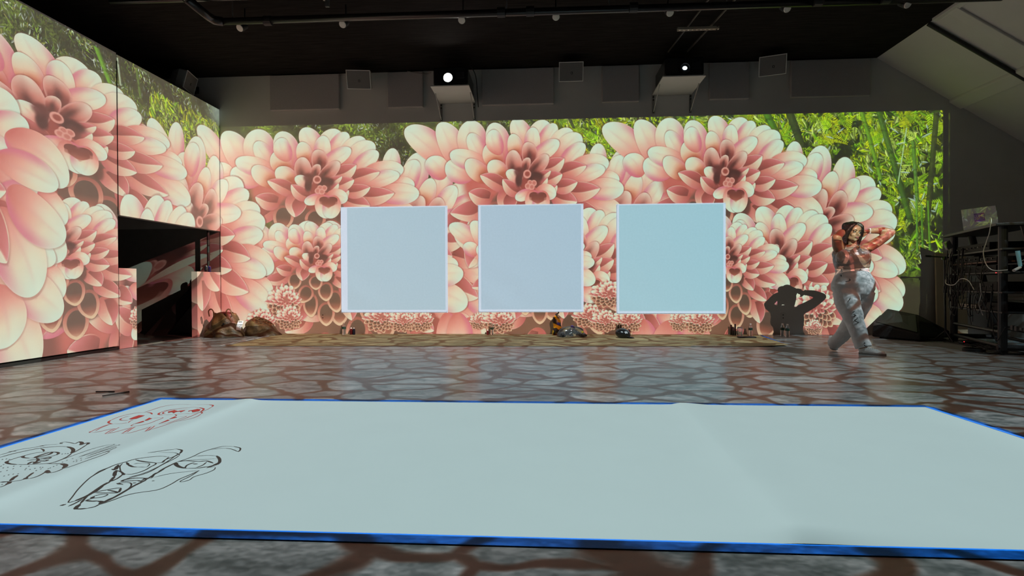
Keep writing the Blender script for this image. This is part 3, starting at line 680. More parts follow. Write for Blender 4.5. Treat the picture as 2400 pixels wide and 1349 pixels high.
# cord dangling beside the left projector
tag(obj('hanging_cable', G().tube(catmull([(-2.35, 8.85, 4.60), (-2.2, 8.8, 4.55), (-2.0, 8.8, 4.52), (-1.9, 8.7, 4.50)], 6), .006, 6), M_cableG, smooth=True), 'short pale cord at ceiling edge left of the glaring projector', 'cable')
tag(obj('hanging_cable', G().tube(catmull([(-1.22, 8.7, 4.60), (-1.14, 8.78, 4.45), (-1.12, 8.84, 4.15), (-1.11, 8.88, 3.95)], 6), .007, 6), M_black, smooth=True), 'dark cord hanging down the right side of the glaring projector', 'cable')
# ------------------------------------------------------------------ things on the ceiling
t = thing('sprinkler_pipe', (0, 6.55, 4.35), 'long black sprinkler pipe hung across the ceiling with an elbow at left', 'pipe')
obj('pipe', G().tube([(-4.24, 6.54, 4.35), (5.6, 6.62, 4.35)], .045, 12), M_blackgloss, t, smooth=True)
obj('elbow', G().tube([(-4.31, 6.0, 4.36), (-4.31, 6.40, 4.35), (-4.29, 6.50, 4.35), (-4.20, 6.54, 4.35)], .056, 12), M_blackgloss, t, smooth=True)
obj('branch', G().tube([(-4.31, 6.4, 4.35), (-4.31, 3.0, 4.38)], .042, 12), M_blackgloss, t, smooth=True)
for x in (-3.6, -.52, -.15, 1.15, 3.4, 4.2): obj('coupling', G().tube([(x-.05, 6.56, 4.35), (x+.05, 6.56, 4.35)], .06, 12), M_black, t)
for x in (-4.08, -.45, .85, 2.3, 4.5): obj('hanger_rod', G().tube([(x, 6.56, 4.39), (x, 6.56, ZC)], .007, 6), M_steel, t)
g = G().tube([(-5.5, 6.25, 4.5), (4.5, 6.32, 4.5)], .035, 10); tag(obj('conduit', g, M_blackgloss), 'thinner black conduit running behind and above the sprinkler pipe', 'pipe')
t = thing('rust_red_pipe', (0, 6.0, 4.42), 'rust red pipe high on the black ceiling above the glaring projector', 'pipe')
obj('pipe', G().tube([(-1.80, 6.02, 4.42), (-.1, 6.05, 4.42)], .04, 12), M_rust, t, smooth=True)
obj('collar', G().tube([(-1.86, 6.02, 4.42), (-1.74, 6.02, 4.42)], .062, 12), M_rust, t)
tag(obj('perforated_strut', (lambda g: [g.box(((1.935+2.469)/2, 7.45+dy, 4.5), (.545, .012, .035)) for dy in (0, .036)] and [g.box((1.935+.534*(k+.5)/9-.0, 7.468, 4.5), (.022, .036, .035)) for k in range(10)] and g)(G()), M_strut), 'short tan perforated metal strut on the ceiling above the dim projector', 'strut')
g = G().tube([(2.35, 5.2, 4.58), (2.0, 8.3, 4.55)], .012, 6); tag(obj('ceiling_cable', g, M_cableK), 'thin conduit running back to the dim projector, left one of two', 'cable')
g = G().tube([(2.75, 5.2, 4.58), (2.3, 8.3, 4.55)], .014, 6); tag(obj('ceiling_cable', g, M_cableK), 'thin conduit running back to the dim projector, right one of two', 'cable')
DI = [(-4.02, 'leftmost pale round ceiling spotlight, by the pipe elbow'), (-2.62, 'second pale round ceiling spotlight from the left'), (-1.04, 'pale round ceiling spotlight above the glaring projector'),
      (.18, 'pale round ceiling spotlight at the middle, above a wall speaker'), (1.62, 'pale round ceiling spotlight left of the perforated strut'), (3.06, 'second pale round ceiling spotlight from the right'), (4.50, 'rightmost pale round ceiling spotlight, by the sloping ceiling')]
for x, lb in DI:
    y, z = 6.62, 4.30; t = thing('ceiling_spotlight', (x, y, z), lb, 'spotlight', 'round spotlights along the ceiling pipe')
    R = Matrix.Rotation(.25*x/4, 3, 'Z') @ Matrix.Rotation(math.radians(130), 3, 'X')
    c = Vector((x, y, z)); obj('face', G().lathe([(0, -.004), (.043, -.004), (.046, .0), (.043, .008), (.014, .010), (0, .012)], c, 20, R), M_disc, t)
    obj('can', G().lathe([(.048, -.006), (.05, -.02), (.045, -.12), (.02, -.135), (0, -.135)], c, 20, R), M_black, t)
    obj('stem', G().tube([c+R @ Vector((0, 0, -.10)), (x, y+.12, z+.1), (x, y+.12, ZC)], .010, 6), M_black, t)
for x, y_, z_, lb in ((-2.75, 6.45, 4.49, 'pale clamp on the conduit above the second spotlight'), (.22, 6.4, 4.49, 'pale clamp on the conduit above the middle spotlight')):
    tag(obj('pipe_clamp', G().box((x, y_, z_), (.05, .03, .10)).box((x-.02, y_, z_+.05), (.07, .03, .03)), M_steel, bevel=.004), lb, 'clamp', 'pale clamps on the ceiling conduit')
tag(obj('ceiling_beam', G().box((1.05, 5.9, 4.50), (1.0, .5, .18)), M_panel and M_black, bevel=.01), 'dark box like duct on the ceiling right of the rust red pipe', 'duct')
# small wall fittings
for x, y, lb in ((757, 741, 'pale outlet plate low on the wall left of the leftmost canvas'), (1835, 741, 'outlet plate low on the wall right of the rightmost canvas')):
    p = onY(x, y, D); t = thing('wall_outlet', (p[0], D, p[2]-.06), lb, 'outlet', 'outlets low on the back wall')
    obj('cover_plate', G().box((p[0], D-.004, p[2]), (.075, .008, .12)), M_wall, t, bevel=.003); 
    for dz in (-.025, .025): obj('socket', G().box((p[0], D-.009, p[2]+dz), (.018, .003, .016)), M_black, t)
p = onY(829, 741, D); tag(obj('access_panel', G().box((p[0], D-.003, p[2]), (.24, .006, .25)), M_wall, bevel=.002), 'thin square access panel in the wall under the leftmost canvas', 'access panel')
struct('trim_4', G().box((XL+.004, D-.004, 1.9), (.008, .008, 3.7)), M_steel)
struct('trim_5', G().box((XL+.003, YS+.006, 2.9), (.008, .010, 2.1)), M_black)
# ------------------------------------------------------------------ the sheet on the floor
def fold(x, y):
    h = 0
    xl = -2.19+.00*(y-2); xr = .93+.05*(y-2.8)
    def ridge(u, wl, wr, a): return a/(1+(u/(wl if u < 0 else wr))**2)
    h += ridge(x-xl, .15, .07, .024)+ridge(x-xr, .07, .20, .026)
    edge = min(1, (y-SY0)/.05, (SY1-y)/.02)
    return h*max(.15, edge)
sheet = thing('floor_sheet', ((SX0+SX1)/2, SY0, .001), 'huge white paper sheet lying on the floor with ink doodles and soft folds', 'paper sheet')
xs = sorted(set([SX0+(SX1-SX0)*k/70 for k in range(71)]+[-2.19+k*.015 for k in range(-24, 30)]+[.93+k*.02 for k in range(-24, 30)]))
ys = [SY0+(SY1-SY0)*k/40 for k in range(41)]
def SK(x, y): return x+.025*(y-SY0)*0-.0, y
g = G().grid([[(x, y, .003+fold(x, y)) for y in ys] for x in xs]); obj('paper', g, M_sheet, sheet, smooth=True)
def stroke(g, pts, w, org, sc, closed=False, z=.004):
    P = catmull([onZ(org[0]+a/sc, org[1]+b/sc)[:2] for a, b in pts], 5, closed)
    A = []; B_ = []
    n = len(P)
    for i, p in enumerate(P):
        q0, q1 = P[max(i-1, 0)], P[min(i+1, n-1)]; d = q1-q0; L = np.hypot(*d) or 1; nn = np.array([-d[1], d[0]])/L
        # flexible nib: thick across, thin along the depth of the sheet
        ww = w*.66*(.45+.9*abs(d[1])/L)*(1 if 1 < i < n-2 else .5)
        a, b = p+nn*ww/2, p-nn*ww/2
        A.append((a[0], a[1], z+fold(*a))); B_.append((b[0], b[1], z+fold(*b)))
    g.grid([A, B_])
def fill(g, pts, org, sc, z=.0045):
    P = [onZ(org[0]+a/sc, org[1]+b/sc)[:2] for a, b in pts]; g.add([(p[0], p[1], z+fold(*p)) for p in P], [tuple(range(len(P)))])
g = G(); O, s = (0, 1020), 7.494
for wd, st in ((.010, [(0,400),(300,320),(700,240),(1000,212),(1180,218)]), (.022, [(1180,218),(1260,245),(1290,290),(1260,345)]), (.010, [(1260,345),(1180,410),(1050,475),(900,520),(700,532),(450,535),(300,532)]),
    (.020, [(300,532),(180,520),(118,495),(140,465)]), (.007, [(140,465),(250,425),(420,375),(550,340),(700,315),(900,308)]), (.016, [(900,308),(990,315),(1030,335),(1000,365)]), (.008, [(1000,365),(880,395),(700,412),(520,418)]), (.018, [(520,418),(430,410),(400,392),(430,375)]),
    (.016, [(600,410),(700,370),(850,325),(915,322),(850,360),(700,392),(610,412)]), (.014, [(640,420),(700,440),(880,410),(850,435),(720,432)]), (.014, [(480,460),(640,450),(700,465),(840,460),(790,480),(680,482)]),
    (.016, [(490,530),(560,490),(640,500),(700,500),(600,520),(660,470),(680,430)]), (.012, [(720,250),(765,270),(770,300)]),
    (.006, [(0,358),(150,315),(350,262),(600,225),(700,205),(800,185),(1070,165)]), (.018, [(700,198),(780,200)]), (.014, [(150,300),(290,288)]), (.022, [(1050,150),(1100,158)]),
    (.008, [(1060,142),(1150,130),(1240,145),(1310,162),(1340,155),(1390,128)]), (.024, [(1390,128),(1430,140),(1440,165),(1415,188)]), (.010, [(1415,188),(1450,180),(1530,148)]), (.020, [(1525,148),(1555,158),(1530,185)]), (.009, [(1530,185),(1440,245),(1350,300),(1255,347)]),
    (.005, [(1050,475),(1300,385),(1600,280),(1850,218),(2000,205)]), (.014, [(1990,205),(2020,210)]), (.005, [(2000,215),(1800,280),(1600,350),(1380,432)]),
    (.005, [(1380,432),(1700,340),(1950,250),(2090,230)]), (.014, [(2080,230),(2108,234)]), (.005, [(2090,240),(1900,300),(1700,370),(1510,436)]),
    (.005, [(1510,436),(1750,360),(1950,300),(2030,290)]), (.014, [(2020,290),(2048,296)]), (.006, [(2030,300),(1850,370),(1650,440),(1490,492)]),
    (.006, [(1490,492),(1700,420),(1860,372),(1925,372)]), (.014, [(1900,368),(1930,376)]), (.006, [(1920,382),(1800,440),(1500,545),(1300,620),(1130,672)]),
    (.012, [(830,532),(980,540),(1070,550)]), (.026, [(1070,550),(1140,580),(1155,615),(1120,665)]), (.009, [(1120,665),(1040,710),(950,738),(880,745)]), (.026, [(880,743),(840,720),(825,675)]), (.010, [(825,675),(790,720),(700,780),(600,820),(500,835)]),
    (.022, [(500,832),(450,828),(470,800)]), (.014, [(470,800),(530,750),(590,700)]), (.008, [(450,830),(350,855),(200,866),(100,858),(0,862)]), (.020, [(190,850),(230,800),(310,740)]), (.012, [(0,868),(140,868)]), (.022, [(140,868),(170,885),(120,925)]), (.008, [(120,925),(60,955),(0,972)])):
    stroke(g, st, wd, O, s)
for a, b in ((45,437),(115,430),(165,438),(20,560),(65,530),(60,592),(140,582),(245,563),(365,567),(235,610),(125,640),(15,662),(75,745),(155,725),(235,712),(320,712),(510,570),(460,610),(445,635),(530,634),(615,616),(710,600),(750,605),(720,634),(640,660),(850,640),(885,628),(945,600),(1000,575),(1100,518),(1180,486),(1275,458),(1345,497),(1425,465),(1430,512),(1350,525),(1295,527),(1095,352),(1150,348),(1195,348),(40,915)):
    stroke(g, [(a-14, b+2), (a, b), (a+14, b-2)], .012, O, s)
obj('ink_drawing', g, M_ink, sheet)
g = G(); O, s = (130, 1030), 5.217
for wd, st in ((.007, [(430,485),(540,410),(640,370),(740,328),(860,292),(1000,250),(1250,215),(1390,220)]), (.007, [(1390,220),(1340,260),(1300,290),(1150,290),(980,265)]), (.016, [(870,295),(900,330)]), (.018, [(890,320),(940,342),(1000,346)]), (.009, [(1000,346),(1120,345)]),
    (.008, [(980,265),(1100,280),(1230,300),(1160,345),(1080,390),(950,430),(850,432)]), (.014, [(980,262),(1060,280),(1150,288)]), (.006, [(960,310),(1050,300),(1150,305),(1120,345)]),
    (.007, [(1130,180),(1300,150),(1480,125)]), (.014, [(1480,125),(1545,140),(1520,182)]), (.008, [(1520,182),(1440,220),(1350,252),(1300,290)]),
    (.006, [(1260,165),(1450,170),(1505,185),(1518,200)]), (.006, [(1518,200),(1450,245),(1300,320),(1180,390),(1050,440),(900,480),(800,520)]), (.007, [(1500,180),(1380,270),(1200,370),(1050,430),(900,470)]),
    (.022, [(690,378),(730,380),(770,328)]), (.020, [(745,390),(725,430),(725,460)]), (.016, [(725,460),(690,500),(665,528)]), (.012, [(740,392),(800,405),(845,440)]), (.022, [(820,425),(845,442)]), (.007, [(820,312),(790,345),(800,400),(830,420)]), (.010, [(830,432),(760,485),(665,528)]),
    (.016, [(665,528),(600,560),(520,612),(450,660),(400,692),(330,725),(240,762)]), (.007, [(640,372),(500,440),(400,505),(280,620),(210,710),(160,778),(240,762)]), (.016, [(55,820),(130,803)]), (.009, [(160,826),(240,790),(330,740)]), (.012, [(600,562),(500,640),(380,700)]),
    (.020, [(750,545),(800,555)]), (.014, [(800,520),(850,500),(900,490),(980,480),(1080,480),(1110,500)]), (.014, [(800,522),(900,515),(1000,510),(1050,520)]), (.018, [(945,540),(990,538)]), (.008, [(830,560),(780,540),(900,535),(930,560),(900,605),(840,650),(750,700),(650,740),(560,790)]),
    (.009, [(1040,520),(1110,480),(1180,480)]), (.013, [(1180,475),(1205,435),(1250,410)]), (.012, [(1250,410),(1330,360),(1400,325),(1480,285)]), (.007, [(1480,285),(1600,245),(1700,205),(1780,165),(1900,125),(2050,90),(2180,90)]), (.010, [(2180,90),(2255,108),(2258,135),(2235,155)]), (.006, [(2235,155),(2150,122),(2050,112),(1900,130)]),
    (.014, [(560,790),(700,725),(850,640),(950,580),(1050,530),(1110,500)]), (.010, [(1110,500),(1200,440),(1330,370)]),
    (.009, [(440,660),(600,630),(740,605),(800,600)]), (.012, [(800,600),(785,640),(760,658)]), (.014, [(640,630),(700,638),(760,658),(600,662),(480,660)]), (.018, [(440,730),(470,705)]), (.007, [(470,700),(560,680),(640,680),(580,710),(440,732),(360,762)]),
    (.012, [(300,800),(370,720),(400,690)]), (.022, [(370,755),(440,762),(520,760)]), (.020, [(520,760),(565,770),(545,795)]), (.008, [(545,795),(480,830),(380,852)]), (.020, [(380,852),(290,858),(250,850),(300,800)]),
    (.007, [(540,805),(700,750),(850,695),(1000,660),(1250,622),(1400,560),(1520,490),(1640,440),(1760,385)]), (.005, [(1200,470),(1400,425),(1600,400),(1760,385)]), (.006, [(1760,385),(1650,455),(1530,515),(1560,522),(1640,500),(1700,460),(1850,415),(1940,375),(1955,345)]),
    (.024, [(1470,288),(1480,318),(1530,345),(1600,358)]), (.012, [(1600,358),(1750,355),(1860,335)]), (.014, [(1500,278),(1600,266),(1750,275),(1850,268),(1930,295)]), (.010, [(1590,352),(1610,320),(1700,285)]), (.026, [(1680,305),(1740,305)]), (.014, [(1860,340),(1925,325),(1990,290)]),
    (.007, [(1700,212),(1850,200),(1970,205)]), (.018, [(1970,205),(2005,240),(2005,285),(1960,320)]), (.007, [(1960,320),(1850,350),(1950,335)]), (.006, [(1500,275),(1700,255),(1990,240)]), (.008, [(1850,280),(1800,320),(1720,350)]), (.014, [(1180,514),(1212,512)])):
    stroke(g, st, wd, O, s)
obj('ink_drawing', g, M_ink, sheet)
g = G(); O, s = (190, 940), 7.273
for wd, st in ((.016, [(540,398),(490,388),(468,368),(500,338)]), (.006, [(500,338),(650,275),(850,225),(1000,205),(1120,200)]), (.014, [(1120,200),(1190,210),(1212,235)]), (.006, [(540,398),(700,392),(790,378)]), (.007, [(805,380),(840,350),(890,330)]), (.012, [(805,335),(720,338),(665,325),(700,298)]), (.005, [(700,298),(760,278),(820,265)]),
    (.006, [(1090,195),(1200,160),(1350,112),(1500,80),(1700,65),(1880,72)]), (.006, [(1920,76),(2080,74),(2180,80)]), (.014, [(2180,80),(2250,98),(2230,130)]), (.006, [(2230,130),(2150,180),(2000,240),(1900,290),(1800,320)]),
    (.016, [(1400,248),(1340,244),(1320,230),(1350,205)]), (.006, [(1350,205),(1450,170),(1650,140),(1880,120),(2020,130)]), (.016, [(2020,130),(2085,155),(2085,180),(2040,215)]), (.006, [(2040,215),(1900,242),(1770,236),(1600,240),(1400,252)]), (.014, [(1440,228),(1395,222),(1410,200)]), (.006, [(1410,200),(1500,165),(1700,150),(1860,150)]), (.010, [(1600,245),(1628,262),(1600,280)]),
    (.006, [(1200,520),(1400,460),(1600,390),(1800,330),(2030,225)]), (.012, [(2030,220),(2066,240),(2050,265)]), (.006, [(2050,265),(1980,320),(1850,360),(1620,392)]),
    (.012, [(145,545),(160,530)]), (.006, [(145,545),(250,490),(400,430),(520,398)]), (.006, [(145,548),(300,535),(450,500),(570,482)]), (.007, [(255,515),(350,460),(480,410)]), (.007, [(415,568),(500,515),(570,482)]), (.007, [(490,548),(640,465)]), (.006, [(415,572),(550,550),(700,510),(860,466)]),
    (.008, [(705,570),(780,520),(865,468)]), (.008, [(790,545),(850,500),(912,460)]), (.006, [(705,574),(850,562),(1000,520),(1185,466)]), (.008, [(1095,550),(1140,510),(1185,466)]), (.008, [(1160,525),(1210,490),(1250,455)]), (.006, [(1095,552),(1200,520)]),
    (.006, [(850,430),(905,402)]), (.006, [(850,434),(950,438),(1150,400),(1280,350),(1400,297),(1200,308)]), (.014, [(848,430),(870,436)]), (.014, [(1325,408),(1350,412)]), (.006, [(1340,414),(1480,408),(1620,360),(1800,292),(1640,298)])):
    stroke(g, st, wd, O, s)
for a, b in ((150,542),(255,515),(415,567),(492,547),(640,466),(570,482),(705,568),(790,545),(865,467),(912,460),(1097,548),(1160,525),(1187,467),(1250,453)): stroke(g, [(a-10, b), (a, b), (a+10, b)], .030, O, s)
for st in ([(815,315),(900,280),(985,250),(1090,255),(1055,270),(950,310),(860,322)], [(1480,192),(1590,165),(1650,186),(1620,200),(1580,222),(1550,200),(1490,212)], [(1645,184),(1780,170),(1770,180),(1700,208),(1685,192),(1620,200)], [(1830,185),(1990,155),(2040,170),(2020,200),(1900,218),(1885,182),(1830,200)],
    [(905,402),(1060,350),(1080,365),(1000,388)], [(1080,345),(1160,297),(1212,310),(1130,345)], [(1340,405),(1480,340),(1512,355),(1400,392)], [(1500,330),(1590,285),(1640,302),(1560,322)]): fill(g, st, O, s)
obj('ink_drawing', g, M_red, sheet)['label'] = 'red ink drawing'
def strip(a, b, w, z=.0035):
    a, b = Vector((*a, z)), Vector((*b, z)); d = (b-a).normalized(); n = Vector((-d.y, d.x, 0))*w/2
    return G().prism([a-n, b-n, b+n, a+n], (0, 0, .0012))
for a, b, w_, lb in (((SX0-.06, SY1+.028), (SX1+.03, SY1+.028), .056, 'blue masking tape strip along the far edge of the floor sheet'), ((SX0-.05, SY0-.03), (SX1+.06, SY0-.03), .062, 'wide blue masking tape strip along the near edge of the floor sheet'),
    ((SX0-.028, SY0), (SX0-.028, SY1), .056, 'blue masking tape strip along the left edge of the floor sheet'), ((SX1+.028, SY0), (SX1+.028, SY1), .056, 'blue masking tape strip along the right edge of the floor sheet')):
    tag(obj('masking_tape', strip(a, b, w_), M_tapeB), lb, 'tape', 'blue tape round the floor sheet')
# ------------------------------------------------------------------ kraft paper along the wall
K = [onZ(532, 811.5), onZ(1843, 812), onZ(1768, 786), onZ(642, 784.5)]
K = [(-4.56, 7.08), (3.38, 7.26), (3.60, 8.90), (-4.66, 8.90)]
n, m_ = 60, 10; rows = []
for i in range(n+1):
    r_ = []
    for j in range(m_+1):
        u, v = i/n, j/m_; a = np.array(K[0])*(1-u)+np.array(K[1])*u; b = np.array(K[3])*(1-u)+np.array(K[2])*u; p = a*(1-v)+b*v
        r_.append((p[0], p[1], .004+.006*max(0, noise.noise(Vector((p[0]*1.3, p[1]*2.5, 0))))*(v > .0)+(.02*max(0, u-.94)/.06*(1-v) if u > .94 else 0)))
    rows.append(r_)
tag(obj('kraft_paper', G().grid(rows), M_kraft, smooth=True), 'long strip of brown kraft paper lying along the foot of the back wall', 'paper')
tag(obj('edge_tape', strip((-4.70, 8.90), (-4.64, 7.10), .035, .006), M_tapeW), 'white tape strip on the left end of the brown paper', 'tape')
tag(obj('edge_tape', strip((3.62, 8.75), (3.43, 7.5), .035, .008), M_tapeB), 'short blue tape strip on the right end of the brown paper', 'tape')
tag(obj('edge_tape', strip((2.05, 7.22), (2.6, 7.23), .03, .010), M_tapeW), 'small white tape strip on the near edge of the brown paper', 'tape')
# ------------------------------------------------------------------ things on the half wall and along the wall
def bottle(px, Y, lb, s=1.0, group='clear water bottles at the foot of the wall', name='water_bottle'):
    p = onY(px, 780, Y); c = (p[0], Y, .007); t = thing(name, c, lb, 'bottle', group)
    h = .205*s; r = .032*s
    obj('bottle_body', G().lathe([(.0, 0), (r*.9, 0), (r, .01*s), (r*.93, .05*s), (r, .06*s), (r*.93, .075*s), (r, .10*s), (r, .13*s), (r*.75, .165*s), (.013*s, .185*s), (.012*s, .195*s), (0, .195*s)], c, 20), M_clear, t, smooth=True)
    obj('bottle_label', G().lathe([(r*1.02, .098*s), (r*1.02, .135*s), (r*1.0, .135*s), (r*1.0, .098*s)], c, 20), M_label, t)
    obj('bottle_cap', G().lathe([(0, .188*s), (.015*s, .188*s), (.015*s, .205*s), (0, .207*s)], c, 14), M_white, t)
bottle(806, 8.72, 'clear water bottle under the left corner of the leftmost canvas')
bottle(1153, 8.75, 'clear water bottle under the left corner of the middle canvas', .92)
bottle(1759, 8.62, 'clear water bottle beside the black tubes at the right end of the brown paper')
bottle(1834, 8.62, 'left one of two clear water bottles standing together near the shadow')
bottle(1845.5, 8.50, 'right one of two clear water bottles standing together near the shadow')
def jar(px, Y, col, lb, h=.095, r=.024):
    p = onY(px, 780, Y); c = (p[0], Y, .007); t = thing('paint_jar', c, lb, 'paint jar')
    obj('jar_body', G().lathe([(0, 0), (r, 0), (r, h*.72), (r*.5, h*.86), (0, h*.86)], c, 16), mat('paint_'+str(px), col, .3, var=.1), t, smooth=False, bevel=.002)
    obj('jar_cap', G().lathe([(0, h*.86), (r*.55, h*.86), (r*.5, h), (0, h)], c, 14), M_white, t)
jar(823, 8.74, (.10, .005, .006), 'small dark red paint bottle under the leftmost canvas', .12)
jar(829.5, 8.74, (.008, .008, .02), 'small blue black paint bottle under the leftmost canvas', .12)
jar(1143, 8.76, (.20, .01, .015), 'tiny red paint bottle under the middle canvas', .085, .018)
jar(1449, 8.82, (.008, .008, .008), 'left one of two small black bottles behind the helmet', .20, .016)
jar(1455, 8.82, (.010, .010, .012), 'right one of two small black bottles behind the helmet', .20, .016)
jar(1475, 8.60, (.14, .006, .012), 'small red bottle half hidden behind the helmet', .13, .016)
for px, Y, h, r, lb in ((1713.5, 8.80, .17, .015, 'leftmost tall black marker at the right end of the brown paper'), (1718, 8.74, .14, .016, 'shorter black marker between two tall ones'), (1723, 8.72, .19, .014, 'rightmost tall black marker beside the glass')):
    p = onY(px, 780, Y); c = (p[0], Y, .007); t = thing('marker', c, lb, 'marker', 'black markers at the wall')
    obj('barrel', G().lathe([(0, 0), (r, 0), (r, h*.62), (0, h*.62)], c, 12), M_blackgloss, t); obj('marker_cap', G().lathe([(0, h*.62), (r*1.08, h*.62), (r*.95, h), (0, h)], c, 12), M_black, t)
p = onY(1734, 780, 8.66); tag(obj('drinking_glass', G().lathe([(0, .004), (.036, .004), (.040, .01), (.044, .11), (.038, .145), (.034, .145), (.040, .11), (.037, .012), (0, .012)], (p[0], 8.66, .007), 20), M_clear, smooth=True), 'dark clear glass standing beside the black markers', 'glass')
tag(obj('black_slab', G().box((onY(1750, 790, 8.35)[0], 8.35, .02), (.26, .12, .02)), M_black, bevel=.005), 'flat black case lying in front of the glass and bottle', 'case')
# two cans on the half wall
for px, col, lb in ((483.5, (.02, .015, .02), 'dark little can standing on the low half wall'), (490.5, (.03, .05, .28), 'blue little can standing on the low half wall')):
    q = onX(px, 630, XL-.05); c = (XL-.05, q[1], 1.108); t = thing('small_can', c, lb, 'can', 'small cans on the half wall')
    obj('can_body', G().lathe([(0, 0), (.027, 0), (.028, .01), (.028, .085), (.024, .10), (0, .10)], c, 16), mat('can_paint', col, .35, var=.05), t)
    obj('can_lid', G().lathe([(0, .10), (.02, .10), (.018, .108), (0, .108)], c, 14), M_alu, t)
# brown bags in the corner
def sack(c, rx, ry, h, lb, seed, lean=0, open_=False):
    t = thing('brown_bag', c, lb, 'bag', 'brown bags in the left corner'); g = G(); n, m = 40, 16; rows = []
    for i in range(m+1):
        v = i/m; r_ = []
        for k in range(n):
            a = 2*math.pi*k/n; prof = (1-.10*(1-v)**4)*(1-v)**.42 if not open_ else (1.0-.50*v**1.15)
            prof = max(prof, .05)
            nn = noise.noise(Vector((math.cos(a)*2+seed, math.sin(a)*2, v*2.2)))*.22+.08*math.sin(a*7+v*4+seed)*v
            rr = prof*(1+nn); r_.append((c[0]+lean*v+rx*rr*math.cos(a), c[1]+ry*rr*math.sin(a), c[2]+.004+h*v*(1+.12*noise.noise(Vector((a, seed, 1))))))
        r_.append(r_[0]); rows.append(r_)
    g.grid(rows)
    if not open_: g.ell((c[0]+lean, c[1], c[2]+h*.96), (rx*.16, ry*.16, h*.08))
    g.add([rows[0][k] for k in range(n)], [tuple(range(n))[::-1]])
    obj('sack', g, M_bag, t, smooth=True); return t
a = sack((-5.42, 8.42, 0), .33, .24, .40, 'larger brown bag with handles slumped in the left corner, open top', 1, .0, True)
obj('red_lining', G().ell((-5.42, 8.42, .365), (.16, .11, .06)), mat('dark_red_cloth', (.08, .006, .004), .8, var=.2, scale=20, bump=.3), a, smooth=True)
for dx in (-.15, .16):
    obj('handle', G().tube(catmull([(-5.42+dx-.04, 8.30, .35), (-5.42+dx-.04, 8.28, .44), (-5.42+dx, 8.28, .475), (-5.42+dx+.04, 8.28, .44), (-5.42+dx+.04, 8.30, .35)], 5), .010, 8), M_bag, a, smooth=True)
obj('round_snap', G().lathe([(0, 0), (.018, 0), (.016, .006), (0, .006)], (-5.30, 8.20, .23), 14, Matrix.Rotation(math.radians(75), 3, 'X')), M_black, a)
b = sack((-4.86, 8.62, 0), .33, .22, .31, 'smaller crumpled brown bag with a white receipt, right of the larger bag', 5, -.1)
obj('receipt', G().prism([(-5.18, 8.33, .125), (-5.085, 8.33, .115), (-5.065, 8.38, .27), (-5.155, 8.38, .275)], (0, .002, 0)), M_paper, b)['label'] = 'white paper receipt'
obj('receipt_print', G().box((-5.115, 8.372, .252), (.065, .002, .012)).box((-5.10, 8.350, .17), (.045, .002, .007), Matrix.Rotation(.5, 3, 'Y')), M_ink, [o for o in COL.objects if o.name.startswith('receipt')][-1])
# snack bag, plastic bag, helmet
p = onY(1305, 780, 8.72); t = thing('snack_bag', (p[0], 8.72, .007), 'tall yellow and black printed snack bag standing against the wall', 'snack bag')
g = G(); rows = []
for i in range(15):
    v = i/14; wdt = .075*(1+.12*math.sin(v*9))*(1 if v < .72 else 1-.75*(v-.72)/.28); dp = .045*math.sin(math.pi*min(1, v*1.02+.02))**.6+.004
    rows.append([(p[0]+.012*math.sin(v*5)+wdt*math.cos(2*math.pi*k/24), 8.72+dp*math.sin(2*math.pi*k/24), .007+.33*v) for k in range(25)])
sm = mat('printed_foil', (.02, .02, .02), .35); nt = sm.node_tree; vo = nt.nodes.new('ShaderNodeTexVoronoi'); vo.inputs['Scale'].default_value = 17
tc = nt.nodes.new('ShaderNodeTexCoord'); nt.links.new(tc.outputs['Object'], vo.inputs[0]); cr = nt.nodes.new('ShaderNodeValToRGB'); cr.color_ramp.interpolation = 'CONSTANT'
for pos, c_ in ((0, (.02, .02, .02, 1)), (.3, (.65, .35, .01, 1)), (.55, (.03, .02, .02, 1)), (.7, (.30, .04, .01, 1)), (.82, (.02, .02, .015, 1))):
    e_ = cr.color_ramp.elements.new(pos) if pos else cr.color_ramp.elements[0]; e_.position = pos; e_.color = c_
sp = nt.nodes.new('ShaderNodeSeparateXYZ'); nt.links.new(vo.outputs['Color'], sp.inputs[0]); nt.links.new(sp.outputs[0], cr.inputs[0]); nt.links.new(cr.outputs[0], nt.nodes['Principled BSDF'].inputs[0])
obj('foil_pouch', G().grid(rows), sm, t, smooth=True)
obj('twisted_top', G().tube(catmull([(p[0]+.01, 8.72, .33), (p[0]+.0, 8.72, .36), (p[0]+.03, 8.71, .385), (p[0]+.025, 8.71, .40)], 5), [.022]*6+[.012]*10, 8), M_black, t, smooth=True)
obj('round_emblem', G().lathe([(0, 0), (.026, 0), (.024, .004), (0, .005)], (p[0]+.028, 8.672, .20), 18, Matrix.Rotation(math.pi/2, 3, 'X')), mat('blue_foil', (.03, .03, .25), .3, var=.05), t)
p = onY(1340, 785, 8.45); t = thing('plastic_bag', (p[0], 8.45, .007), 'clear plastic bag full of dark supplies beside the snack bag', 'bag')
g = G(); rs = random.Random(8)
for k in range(22):
    R = Matrix.Rotation(rs.uniform(0, 3), 3, 'Z') @ Matrix.Rotation(rs.uniform(-.6, .6), 3, 'X')
    x = p[0]+rs.uniform(-.19, .19); z = .03+rs.uniform(0, .06)*(1-abs(x-p[0])/.22); g.box((x, 8.45+rs.uniform(-.08, .08), z), (rs.uniform(.05, .12), rs.uniform(.03, .06), rs.uniform(.02, .05)), R)
obj('dark_supplies', g, mat('dark_items', (.03, .032, .035), .4, var=.6, scale=9), t, bevel=.004)
g = G().box((p[0]-.02, 8.36, .075), (.05, .004, .02), Matrix.Rotation(-.6, 3, 'Y')); obj('paper_tag', g, M_paper, t)
g = G().box((p[0]+.17, 8.40, .09), (.03, .02, .03)); obj('yellow_cap', g, mat('yellow_plastic', (.5, .38, .02), .4, var=.05), t)
